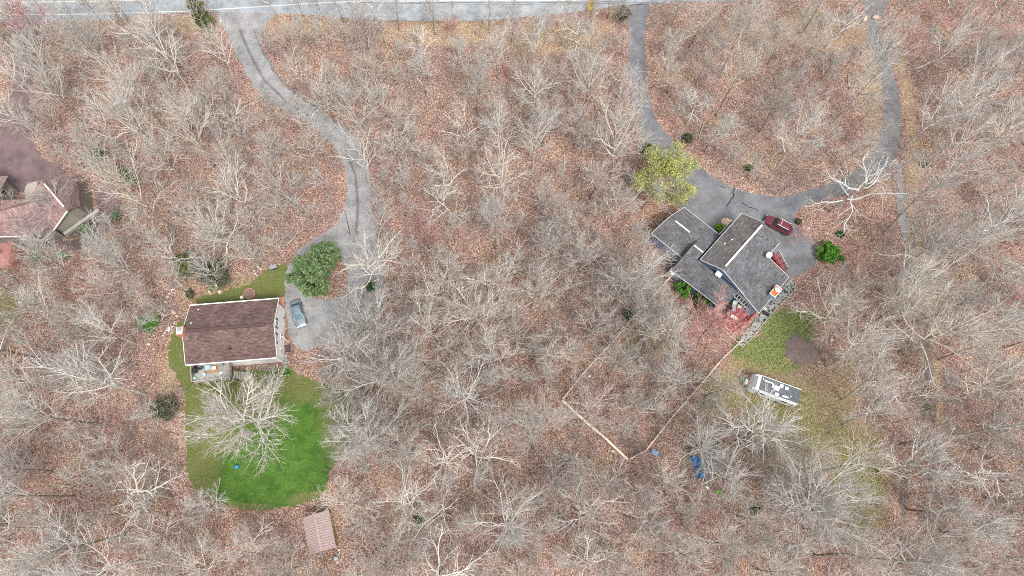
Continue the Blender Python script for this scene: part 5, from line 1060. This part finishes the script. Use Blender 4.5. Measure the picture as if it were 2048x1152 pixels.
known = [
 (543, 846, 'dense', 1.17, 'huge pale bare tree spreading over the top of the green lawn'),
 (764, 788, 'dense', 1.15, 'big pale bare tree right of the green lawn leaning toward the house corner'),
 (752, 882, 'dense', .9, 'broad bare tree whose crown reaches over the right edge of the green lawn'),
 (690, 800, 'mid', .8, 'bare tree veiling the upper right corner of the green lawn'),
 (447, 1024, 'mid', .75, 'thin pale bare tree at the lower left rim of the green lawn'),
 (770, 690, 'dense', 1.0, 'broad bare tree right of the gravel pad, above the big lawn edge tree'),
 (757, 566, 'crooked', 1.12, 'crooked white limbed tree spreading over the gravel driveway right of the pine'),
 (785, 560, 'tallpale', .7, 'slender pale tree on the right edge of the gravel driveway beside the lime shrub'),
 (1660, 424, 'crooked', 1.3, 'bright white limbed tree arching over the inner end of the loop driveway'),
 (1767, 465, 'tallpale', 1.08, 'tall pale tree leaning away beside the gravel track, uppermost of three thick trunks'),
 (1787, 553, 'broad', 1.0, 'tall pale spreading tree beside the gravel track, middle of three thick trunks'),
 (1771, 611, 'broad', 1.0, 'tall pale spreading tree beside the gravel track, lowest of three thick trunks'),
 (1624, 656, 'broad', .78, 'pale multi limbed tree between green bush and mulch mound'),
 (1651, 723, 'tallpale', .95, 'pale bare tree just right of the mulch mound, upper of two close trunks'),
 (1652, 735, 'tallpale', .85, 'pale bare tree just right of the mulch mound, lower of two close trunks'),
 (1800, 706, 'broad', 1.15, 'large pale tree fanning out right over the faint soil track'),
 (1445, 863, 'crooked', 1.05, 'thick pale forked tree below the white camper trailer'),
 (1481, 883, 'tallpale', 1.08, 'pale tree fanning right below the camper trailer'),
 (1390, 905, 'broad', .85, 'pale many limbed tree rising beside the top of the blue tarp shed'),
 (1424, 948, 'tallpale', .72, 'bare tree whose fan of limbs covers the roof of the blue tarp shed'),
 (1572, 1016, 'dense', 1.25, 'huge starburst shaped bare tree on the mossy clearing near the bottom right'),
 (1683, 800, 'tallpale', .9, 'bare tree on the right rim of the mossy yard, upper of two leaning right'),
 (1686, 850, 'tallpale', .85, 'bare tree on the right rim of the mossy yard, lower of two leaning right'),
 (1757, 945, 'tallpale', 1., 'grey bare tree leaning right beside the strip of bare red soil'),
 (1094, 530, 'broad', .72, 'white fan shaped tree standing alone in the middle of the woods'),
 (1063, 618, 'mid', .95, 'pale fan shaped tree below the white one in the middle woods'),
 (935, 660, 'dense', .9, 'large dense grey starburst tree in the centre of the picture'),
 (905, 625, 'mid', 1.1, 'grey bare tree just up left of the large central starburst tree'),
 (940, 808, 'broad', .82, 'pale radiating tree in the lower middle woods between lawn and tan fence'),
 (1001, 858, 'mid', .95, 'grey round starburst tree just below and right of the pale radiating one'),
 (903, 928, 'crooked', 1.05, 'white crooked tree in the lower middle woods, left of a close pair'),
 (955, 930, 'crooked', 1.0, 'white crooked tree in the lower middle woods, right of a close pair'),
 (1102, 962, 'mid', .85, 'small white starburst tree near the bottom centre right'),
 (1040, 990, 'crooked', .55, 'small white forked tree near the bottom centre'),
 (1008, 1042, 'broad', .88, 'large pale starburst tree at the bottom centre'),
 (886, 1140, 'crooked', 1.2, 'large white limbed tree cut by the bottom edge left of centre'),
 (1150, 1018, 'brown', 1.15, 'pinkish grey round tree right of the bottom centre starburst'),
 (1178, 833, 'brown', .92, 'fine twigged round tree crossing the tan picket fence'),
 (1216, 750, 'mid', .85, 'grey round tree just right of the thin tan fence'),
 (1255, 818, 'mid', .7, 'small pale tree between the two lower fences'),
 (1283, 678, 'dense', .9, 'broad pale tree left of the large green bush below the grey roofs'),
 (1262, 572, 'broad', .85, 'grey bare tree left of the grey garage roof with one limb reaching it'),
 (1312, 700, 'tallpale', .8, 'pale fan shaped tree left of the budding red tree by the deck'),
 (344, 334, 'tall', 1.15, 'tall grey tree in the upper left woods with the longest lean'),
 (437, 346, 'tall', 1.05, 'tall dark trunked tree in the upper left woods nearest the driveway bend'),
 (390, 200, 'tallpale', 1.05, 'tall pale tree in the upper left woods above the driveway bend'),
 (70, 90, 'tallpale', .8, 'pale tree standing out over the purple driveway strip near the road'),
 (183, 262, 'tall', 1.1, 'tall grey tree in the upper left woods left of the longest leaning one'),
 (497, 275, 'crooked', .8, 'pale crooked tree left of the middle of the gravel driveway'),
 (628, 262, 'crooked', .55, 'small white tree overhanging the middle of the gravel driveway'),
 (354, 462, 'tall', 1.1, 'dark trunked tree between the rosy house and the olive conifer'),
 (76, 717, 'tall', 1.2, 'thick dark trunked tree at the left edge below the yellow green patch'),
 (78, 612, 'tall', 1.2, 'thick dark trunked tree at the left edge crossing the yellow green patch'),
 (294, 790, 'tallpale', 1.1, 'pale tree with a long trunk left of the dull olive shrub'),
 (198, 848, 'tall', 1.1, 'tall grey tree leaning left in the lower left woods'),
 (343, 996, 'crooked', 1.05, 'pale crooked tree left of the bottom part of the lawn'),
 (150, 992, 'tall', 1.1, 'tall grey tree lying flat to the left in the lower left woods'),
 (252, 1070, 'tall', 1.15, 'tall tree with a dark trunk near the bottom left'),
 (300, 1120, 'tallpale', 1.05, 'pale tree near the bottom left corner of the woods'),
 (92, 485, 'mid', .55, 'bare tree whose crown spreads over the rosy roof valley'),
 (150, 436, 'mid', .8, 'bare tree between the rosy roof and the long pale rail'),
 (32, 560, 'tallpale', .9, 'pale tree whose crown covers the pinkish red platform'),
 (45, 425, 'mid', .7, 'bare tree between the taupe garage and the rosy roofed house'),
 (712, 1010, 'mid', 1.05, 'pale radiating tree just right of the brown metal roofed shed'),
 (40, 120, 'tall', .9, 'tall grey tree over the upper strip of the purple driveway'),
 (75, 205, 'tallpale', .9, 'pale tree leaning over the middle of the purple driveway'),
 (553, 752, 'mid', .36, 'small bare tree against the lower wall of the brown roofed house'),
 (470, 500, 'broad', .78, 'pale bare tree above the olive conifer on the left'),
 (670, 245, 'mid', .9, 'bare tree at the inner bend of the gravel driveway'),
 (735, 370, 'tallpale', .8, 'pale tree on the right edge of the gravel driveway bend'),
 (745, 300, 'tallpale', .85, 'slender pale tree just above the right edge of the driveway bend'),
 (870, 70, 'tall', .6, 'slim dark trunk tree reaching over the road near the top middle'),
 (755, 55, 'crooked', .85, 'white limbed tree reaching over the road right of the gravel driveway mouth'),
 (1150, 118, 'crooked', .7, 'pale tree below the yellow road board'),
 (1125, 92, 'tallpale', .7, 'slender pale tree left of the yellow road board'),
 (1650, 95, 'crooked', .8, 'twisted pale tree at the upper right above the loop woods'),
 (1372, 250, 'crooked', .7, 'pale crooked tree in the left part of the loop woods'),
 (1545, 345, 'tallpale', .95, 'tall pale tree inside the lower loop woods'),
 (1805, 300, 'tallpale', .95, 'pale tree leaning over the outer side of the loop driveway'),
 (1900, 960, 'crooked', 1., 'white crooked tree in the lower right woods'),
 (1850, 960, 'crooked', .8, 'white crooked tree just left of another in the lower right woods'),
 (1745, 1118, 'broad', 1.1, 'large pale tree spreading right in the bottom right corner')]
for (x, y, k, s, l) in known:
    p = G(x, y); put_tree(k, p[0], p[1], l, None, s); PT.append((p[0], p[1], 4.2 * s))
for (x, y, k, s, l) in ((1396, 676, 'pink', 1.2, 'budding red tree covering the ground left of the red deck'), (1800, 118, 'pink', .75, 'pinkish budding tree beside the loop driveway top'), (838, 462, 'pink', .5, 'small reddish budding tree right of the gravel driveway'), (905, 75, 'pink', .5, 'small reddish budding tree below the road'),
        (92, 80, 'pink', 1.1, 'large purplish budding tree over the strip of drive near the top left'), (858, 495, 'pink', .45, 'tiny reddish budding tree beside another right of the driveway'), (1590, 478, 'pink', .42, 'budding reddish shrub tree in front of the maroon car'), (2010, 620, 'pink', .6, 'pinkish budding tree at the right edge'), (2040, 800, 'pink', .6, 'pinkish budding tree at the right edge, lower down')):
    p = G(x, y); put_tree(k, p[0], p[1], l, None, s, 'budding_tree'); PT.append((p[0], p[1], 3.))
p = G(1322, 380); put_tree('yellow', p[0], p[1], 'round yellow green budding tree over the asphalt driveway', None, 1.0, 'budding_tree', 0); PT.append((p[0], p[1], 4.5))

# scattered woodland
avoid = [np.array(v) for v in POLYS.values()]
for L_ in ([(360, 600), (575, 590), (580, 770), (375, 780)], [(1300, 400), (1500, 420), (1600, 550), (1480, 700), (1440, 640), (1340, 560)], [(-80, 340), (150, 340), (200, 410), (130, 480), (60, 540), (-80, 540)], [(600, 1010), (660, 1005), (685, 1120), (610, 1120)],
           [(1495, 735), (1620, 775), (1600, 830), (1490, 790)], [(1380, 900), (1470, 880), (1480, 960), (1400, 975)], [(1565, 670), (1640, 690), (1640, 745), (1565, 730)], [(575, 485), (660, 485), (665, 610), (575, 600)], [(1470, 600), (1600, 540), (1660, 600), (1480, 760)]):
    avoid.append(np.array([G(*q)[:2] for q in L_]))
clear = [np.array([G(*q)[:2] for q in L_]) for L_ in ([(1440, 720), (1640, 740), (1780, 850), (1560, 900), (1420, 830)], [(1795, 60), (1815, 60), (1838, 330), (1855, 540), (1885, 840), (1855, 840), (1828, 540), (1808, 330)], [(1650, 850), (1780, 850), (1790, 1060), (1680, 1060)], [(1590, 410), (1760, 400), (1760, 620), (1600, 540)], [(1440, 700), (1640, 640), (1680, 780), (1620, 850), (1400, 860)], [(300, 700), (375, 700), (375, 800), (300, 790)])]
OPEN = [[G(*q)[:2] for q in L_] for L_ in ([(360, 600), (575, 590), (640, 620), (640, 700), (575, 720), (372, 770)], [(1300, 430), (1370, 400), (1500, 420), (1600, 550), (1500, 700), (1430, 640), (1340, 560)], [(60, 345), (150, 345), (200, 415), (120, 480), (30, 480)], [(600, 1015), (660, 1005), (685, 1110), (615, 1120)],
        [(1490, 740), (1610, 775), (1600, 820), (1490, 780)], [(1380, 900), (1440, 890), (1430, 960), (1395, 975)], [(400, 900), (660, 900), (650, 1000), (420, 1000)])]
FENCES = [[G(*q)[:2] for q in L_] for L_ in ([(1343, 553), (1220, 692), (1123, 803)], [(1123, 803), (1253, 921)], [(1257, 920), (1290, 902), (1400, 770), (1480, 684)], [(1797, 90), (1815, 250), (1822, 400), (1845, 560), (1868, 820)])]
def veils(x, y, m):                         # a crown here would hang over a building, vehicle or fence
    x, y = x * 1.09, y * 1.09
    for a in OPEN:
        if inpoly((x, y), a) or any(inpoly((x + m * math.cos(k * .785), y + m * math.sin(k * .785)), a) for k in range(8)): return True
    for L_ in FENCES:
        for p, q in zip(L_[:-1], L_[1:]):
            d = q - p; t = min(1, max(0, ((x - p[0]) * d[0] + (y - p[1]) * d[1]) / (d @ d)))
            if math.hypot(x - p[0] - d[0] * t, y - p[1] - d[1] * t) < m * .7: return True
    return False
def near(x, y, m):
    if any(inpoly((x, y), a) for a in avoid): return True
    if m > 0:
        for k in range(8):
            if any(inpoly((x + m * math.cos(k * .785), y + m * math.sin(k * .785)), a) for a in avoid): return True
    return False
def region(x, y):
    if y < 480:
        if x < 470 + (y - 60) * .55 and x < 700: return 'trees left of the gravel driveway'
        if x < 1270 + max(0, y - 250) * .2: return 'trees between the two driveways'
        if x < 1775: return 'trees inside the loop driveway'
        return 'trees in the upper right woods'
    if x < 700 and not (x > 400 and y < 560): return 'trees in the lower left woods'
    if x < 1260: return 'trees in the lower middle woods'
    if x < 1500: return 'trees by the fenced yard'
    return 'trees in the lower right woods'
KIND = {'tall': 'tall slender grey tree', 'tallpale': 'tall pale tree', 'mid': 'mid sized grey tree', 'brown': 'fine twigged brownish tree', 'crooked': 'crooked white tree', 'broad': 'broad pale tree'}
LM = [('the silver sedan', 596, 629), ('the round dark pine', 612, 540), ('the brown metal shed', 640, 1060), ('the blue tarp shed', 1400, 935), ('the dull blue bundle', 1309, 906), ('the camper trailer', 1550, 777), ('the mulch mound', 1605, 700),
      ('the bright round shrub', 1658, 508), ('the maroon car', 1556, 450), ('the yellow green tree', 1320, 355), ('the grey garage roof', 1370, 460), ('the lone white fan tree', 1100, 440), ('the big central starburst tree', 925, 610), ('the fence corner nearest the middle', 1122, 803), ('the picket fence lower end', 1253, 920),
      ('the deep green shrub', 775, 738), ('the tiny lime shrub', 766, 512), ('the pale tree at bottom centre', 1008, 1035), ('the yellow road board', 1178, 12), ('the gravel driveway mouth', 480, 40), ('the asphalt driveway mouth', 1274, 30), ('the two boulders', 1738, 38), ('the gravel driveway bend', 720, 360),
      ('the asphalt driveway bend', 1290, 230), ('the small red tree', 835, 445), ('the lone small shrub in the loop', 1497, 339), ('the right bend of the loop', 1795, 250), ('the bottom of the loop', 1650, 385), ('the rosy roof', 100, 400), ('the long pale rail', 160, 450), ('the dull olive shrub', 330, 815),
      ('the left garden bed', 335, 620), ('the bottom of the green lawn', 520, 1020), ('the left rim of the lawn', 372, 900), ('the right rim of the lawn', 700, 860), ('the yellow green ground patch', 20, 620), ('the huge mossy clearing tree', 1590, 990), ('the mossy clearing right rim', 1785, 960), ('the thick trunk trio', 1780, 540), ('the upper left frame corner', 0, 90),
      ('the lower left frame corner', 0, 1152), ('the lower right frame corner', 2048, 1152), ('the upper right frame corner', 2048, 0), ('the purple driveway', 40, 260), ('the pale green pines', 235, 340), ('the olive conifer', 375, 530), ('the budding red tree', 1420, 640), ('the middle of the tan fence', 1220, 690), ('the small dark bottom shrub', 835, 1038),
      ('the middle of the right edge', 2048, 560), ('the middle of the left edge', 0, 850), ('the soil track', 1855, 790), ('the middle of the gravel drive', 590, 210), ('the centre of the road', 900, 30), ('the rock strewn red soil strip', 1810, 990), ('the pale yellow leaf patch', 335, 770), ('the white crooked pair', 930, 920)]
USED = {}
def landmark_label(kd, px, py):
    c_ = sorted(LM, key=lambda l: math.hypot(l[1] - px, l[2] - py))[:9]
    for far in (0, 1):
        for nm, lx, ly in c_:
            dx, dy = px - lx, py - ly; d = math.hypot(dx, dy)
            if d < 12: continue
            k = int(((math.degrees(math.atan2(-dy, dx)) + 360 + 22.5) % 360) // 45)
            di = ['right of', 'up right of', 'above', 'up left of', 'left of', 'down left of', 'below', 'down right of'][k]
            ring = ('just ' if d < 75 else '') if d < 190 else 'well '
            lb = KIND[kd] + ' ' + ring + di + ' ' + nm
            if lb not in USED: USED[lb] = 1; return lb
    return KIND[kd] + ' standing among the ' + region(px, py)
LIMIT = 299 - len(PT); cnt = 0; small = []; tries = 0
while cnt < LIMIT and tries < 60000:
    tries += 1; x, y = rg.uniform(-15, 2063), rg.uniform(30, 1160); p = G(x, y); m = 4.9
    if y < 130 and rg.random() < .4: continue
    if any((p[0] - a) ** 2 + (p[1] - c_) ** 2 < max(m, r_) ** 2 for a, c_, r_ in PT): continue
    if near(p[0], p[1], .9) or veils(p[0], p[1], 3.2) or any(inpoly(p[:2], a) for a in clear): continue
    kd = rg.choice(['tall', 'tallpale', 'mid', 'brown', 'crooked'], p=[.12, .52, .12, .14, .10] if x > 1640 else [.34, .18, .22, .18, .08] if x < 420 else [.16, .14, .34, .26, .10])
    grp = region(x, y); s = float(rg.uniform(.68, 1.0))
    if near(p[0], p[1], 4) : s *= .75
    cp_ = PX((p[0], p[1], 7)); put_tree(kd, p[0], p[1], landmark_label(kd, cp_[0], cp_[1]), 'bare ' + grp, s); PT.append((p[0], p[1], m)); cnt += 1
print('individual trees', len(PT), 'tries', tries)
# the many thinner trees and the brush between them: one mass each
def merged(name, kinds, spots, label_cat):
    Vs, Fs, Ms = [], [], []; n = 0
    for (x, y, s) in spots:
        V, Fq, Mi = kinds[int(rg.integers(len(kinds)))]; a = rg.uniform(0, 6.283); C, S = math.cos(a), math.sin(a)
        Wv = V @ np.array([[C, S, 0], [-S, C, 0], [0, 0, 1]]) * s + np.array([x, y, 0]); Vs.append(Wv); Fs.append(Fq + n); Ms.append(Mi); n += len(V)
    return np.concatenate(Vs), np.concatenate(Fs), np.concatenate(Ms)
sm = []
for i in range(5):
    tv, cv = make_tree(H=10, cr=2.6, t0=.35, nl=8, nb=5, ntw=4, el0=.6, el1=1.3, wander=.15, r=.09, trop=.06, fine=1)
    sm.append((np.concatenate([tv[0], cv[0]]), np.concatenate([tv[1], cv[1] + len(tv[0])]), np.concatenate([tv[2], cv[2] + 1])))
spots = []; tries = 0
while len(spots) < 420 and tries < 30000:
    tries += 1; x, y = rg.uniform(-60, 2110), rg.uniform(30, 1200); p = G(x, y)
    if near(p[0], p[1], .6) or veils(p[0], p[1], 1.5) or any(inpoly(p[:2], a) for a in clear): continue
    if any((p[0] - a) ** 2 + (p[1] - c_) ** 2 < 4 for a, c_, r_ in PT) or any((p[0] - a[0]) ** 2 + (p[1] - a[1]) ** 2 < 9 for a in spots): continue
    spots.append((p[0], p[1], float(rg.uniform(.6, 1.0))))
me = mesh_from('young_trees', *merged('y', sm, spots, None), [M['trunk'], M['limb2'], M['twig']])
o = bpy.data.objects.new('young_trees', me); COL.objects.link(o); struct(o, 'stuff'); tag(o, 'thin young bare trees filling the woods between the larger ones', 'young trees')
br = []
for i in range(6):
    t = TM()
    for s_ in range(7):
        az = rg.uniform(0, 6.3); el = rg.uniform(.7, 1.4); d = np.array([math.cos(az) * math.cos(el), math.sin(az) * math.cos(el), math.sin(el)])
        P_, _ = path(np.array([rg.normal(0, .15), rg.normal(0, .15), 0]), d, rg.uniform(1.2, 2.4), 4, .15, .03); t.tube(P_, .02, .01, 3, 0)
        for k in range(6):
            j = int(rg.integers(1, 5)); e = rot_about(unit(P_[j] - P_[j - 1]), rg.uniform(.4, .9), rg.uniform(0, 6.3)); t.tube([P_[j], P_[j] + e * rg.uniform(.3, .5), P_[j] + e * .9 + rg.normal(0, .15, 3)], .013, .008, 3, 0)
    br.append(t.arrays())
spots = []; tries = 0
while len(spots) < 2300 and tries < 30000:
    tries += 1; x, y = rg.uniform(-60, 2110), rg.uniform(38, 1200); p = G(x, y)
    if near(p[0], p[1], .3): continue
    if any(inpoly(p[:2], a) for a in clear) and rg.random() < .85: continue
    spots.append((p[0], p[1], float(rg.uniform(.7, 1.5))))
me = mesh_from('undergrowth', *merged('b', br, spots, None), [M['twig_brown']])
o = bpy.data.objects.new('undergrowth', me); COL.objects.link(o); struct(o, 'stuff'); tag(o, 'low bare twiggy brush covering the forest floor', 'undergrowth')

# ---------------------------------------------------------------- evergreens and leafy shrubs
def foliage(H, r, n, leaf0, leaf1, z0=.15, cone=.0, clumps=40, crad=.33, stem=.08, gap=0.):
    cw = TM(); C = []
    for i in range(clumps):
        h = z0 + (1 - z0) * (i + .5) / clumps; az = i * 2.4 + rg.normal(0, .2)
        rr = r * ((1 - h) ** cone if cone else math.sqrt(max(0, 1 - (2 * (h - z0) / (1 - z0) - .95) ** 2 * .9)))
        q = rr * rg.uniform(.25, .95); C.append((q * math.cos(az), q * math.sin(az), h * H, max(.25, rr * crad) * rg.uniform(.7, 1.2)))
    per = n // clumps
    for cx, cy, cz, cr_ in C:
        d = rg.normal(0, 1, (per, 3)); d /= np.linalg.norm(d, axis=1)[:, None]; d[:, 2] = np.abs(d[:, 2]) * .8 - .25; rr_ = cr_ * rg.uniform(.5, 1.08, (per, 1)) 
        cw.quads(leafquads(np.array([cx, cy, cz]) + d * rr_, leaf0, leaf1), 0)
    st = TM(); st.tube(np.array([[0, 0, -.05], [0, 0, H * .5], [0, 0, H * .9]]), stem, stem * .4, 6, 0)
    for cx, cy, cz, cr_ in C: st.tube(np.array([[0, 0, cz * .6], [cx * .6, cy * .6, cz * .85], [cx, cy, cz]]), stem * .35, stem * .1, 4, 0)
    return st.arrays(), cw.arrays()
def plant(name, cat, label, px, py, mat, group=None, **kw):
    p = G(px, py); t = thing(name, label, cat, (p[0], p[1], 0), float(rg.uniform(0, 6.3)), group); st, fo = foliage(**kw)
    for nm, ar, m in (('trunk' if cat == 'tree' else 'stem', st, M['trunk']), ('crown' if cat == 'tree' else 'foliage', fo, M[mat])):
        o = bpy.data.objects.new(nm, mesh_from(nm, *ar, [m], False)); COL.objects.link(o); o.parent = t
    return t
plant('pine_tree', 'tree', 'big round dark green pine between the parked sedan and the gravel driveway', 640, 572, 'pine', H=9, r=3.6, n=26000, leaf0=.13, leaf1=.26, cone=.0, clumps=85, crad=.24, z0=.18, stem=.2)
plant('pine_tree', 'tree', 'smaller pine joined to the upper right of the big round pine', 664, 530, 'pine', H=7.5, r=2.2, n=9000, leaf0=.13, leaf1=.24, clumps=40, crad=.3, z0=.2, stem=.14)
plant('conifer', 'tree', 'yellow green conifer reaching over the road at the gravel driveway mouth', 424, 66, 'olive', H=11, r=1.9, n=9000, leaf0=.13, leaf1=.26, cone=.45, clumps=60, crad=.4, stem=.16)
plant('conifer', 'tree', 'olive green conifer in the woods up left of the brown roof', 392, 545, 'olive', H=6, r=1.9, n=7000, leaf0=.1, leaf1=.2, clumps=40, crad=.32)
plant('conifer', 'tree', 'dull green conifer partly hidden by twigs right of the olive one', 440, 560, 'dkolive', H=5, r=2.6, n=7000, leaf0=.1, leaf1=.18, clumps=45, crad=.3)
plant('conifer', 'shrub', 'bright green spreading shrub left of the brown roofed house', 303, 648, 'bright', H=2.0, r=1.8, n=3600, leaf0=.1, leaf1=.18, clumps=26, crad=.35)
plant('shrub', 'shrub', 'round dull olive shrub left of the lawn', 338, 822, 'dkolive', H=3.0, r=2.3, n=6500, leaf0=.07, leaf1=.14, clumps=45, crad=.3)
plant('shrub', 'shrub', 'round deep green shrub between lawn and middle woods', 778, 740, 'deep', H=1.8, r=1.25, n=3200, leaf0=.09, leaf1=.17, clumps=24, crad=.36)
plant('shrub', 'shrub', 'large round bright green shrub at the corner of the asphalt court', 1655, 512, 'bright', H=2.4, r=2.0, n=6500, leaf0=.12, leaf1=.24, clumps=48, crad=.26)
plant('shrub', 'shrub', 'small green shrub left of the large bright one at the court corner', 1640, 516, 'bright', H=1.4, r=.9, n=1200, leaf0=.12, leaf1=.2, clumps=10, crad=.4)
plant('shrub', 'shrub', 'deep green leafy bush against the lower eave of the grey roofed house', 1408, 602, 'deep', H=3.0, r=2.0, n=6000, leaf0=.12, leaf1=.24, clumps=40, crad=.28)
plant('shrub', 'shrub', 'lighter green bush at the left end of the lower eave of the grey roofed house', 1366, 584, 'bright', H=2.8, r=1.7, n=4200, leaf0=.1, leaf1=.2, clumps=30, crad=.3)
plant('shrub', 'shrub', 'small lime green ball shaped bush by the front entry of the grey house', 1437, 458, 'lime', H=1.0, r=.78, n=1800, leaf0=.06, leaf1=.12, clumps=16, crad=.45)
for i, (x, y, r_, h_, m_, l) in enumerate(((1372, 284, 1.1, 2.2, 'dkolive', 'dark green shrub right of the asphalt driveway bend'), (1290, 303, 1.0, 1.8, 'deep', 'dark green shrub above the yellow green tree'), (1256, 357, .5, .9, 'deep', 'small dark green shrub left of the yellow green tree'), (1497, 339, .6, 1., 'deep', 'small dark green shrub alone in the loop woods above the driveway'),
    (1255, 628, 1.0, 1.6, 'deep', 'dark green shrub where the thin tan fence crosses the woods'), (1427, 890, .6, 1., 'bright', 'small green shrub above the blue tarp shed'), (1508, 1018, .8, 1.4, 'sage', 'grey green shrub left of the huge starburst tree'), (742, 574, .9, 1.2, 'deep', 'low green shrub on the right edge of the gravel driveway'),
    (766, 513, .42, .7, 'lime', 'tiny lime green shrub right of the gravel driveway'), (1345, 497, .9, 1.6, 'bright', 'green shrub tucked at the back of the grey garage'), (236, 436, .9, 1.6, 'sage', 'small pale green conifer right of the long pale rail'), (836, 1040, .6, 1., 'deep', 'small dark green shrub in the woods near the bottom left of centre'),
    (1845, 332, .5, .8, 'dkolive', 'small dull green shrub outside the right bend of the loop'), (1679, 471, .5, .8, 'deep', 'small dark green shrub above the large bright round shrub'), (1596, 446, .55, .8, 'dkolive', 'small grey green shrub at the corner of the asphalt court by the maroon car'), (383, 590, .8, 1.2, 'dkolive', 'dull green bed plant at the upper left corner of the brown roof'),
    (424, 576, .6, .8, 'sage', 'grey green bed plant above the brown roof'), (130, 512, .7, 1., 'bright', 'small green shrub below the rosy roofed house'), (78, 520, .9, 1.4, 'sage', 'green shrub by the pinkish platform'), (185, 470, 1.3, 3.2, 'sage', 'blue green pine sapling below the long pale rail'), (1855, 816, .35, .5, 'bright', 'tiny bright green plant on the soil track'),
    (212, 328, 1.3, 4., 'sage', 'pale blue green pine in the left woods above the rosy house'), (272, 366, 1.5, 4.5, 'sage', 'pale green pine right of the blue green one in the left woods'), (232, 338, .6, 1.4, 'deep', 'dark green sapling between the two pale pines in the left woods'), (1245, 40, 1.4, 3., 'dkolive', 'olive bush left of the asphalt driveway mouth at the road'), (574, 748, .5, .5, 'bright', 'bright green tuft at the lower right corner of the brown roofed house'), (798, 716, .6, .9, 'deep', 'small dark shrub above the round deep green shrub'))):
    plant('conifer' if h_ > 3 and m_ == 'sage' else 'shrub', 'tree' if h_ > 3 and m_ == 'sage' else 'shrub', l, x, y, m_, H=h_, r=r_, n=int(1100 + 1500 * r_), leaf0=.08, leaf1=.17, clumps=int(10 + 12 * r_), crad=.38)
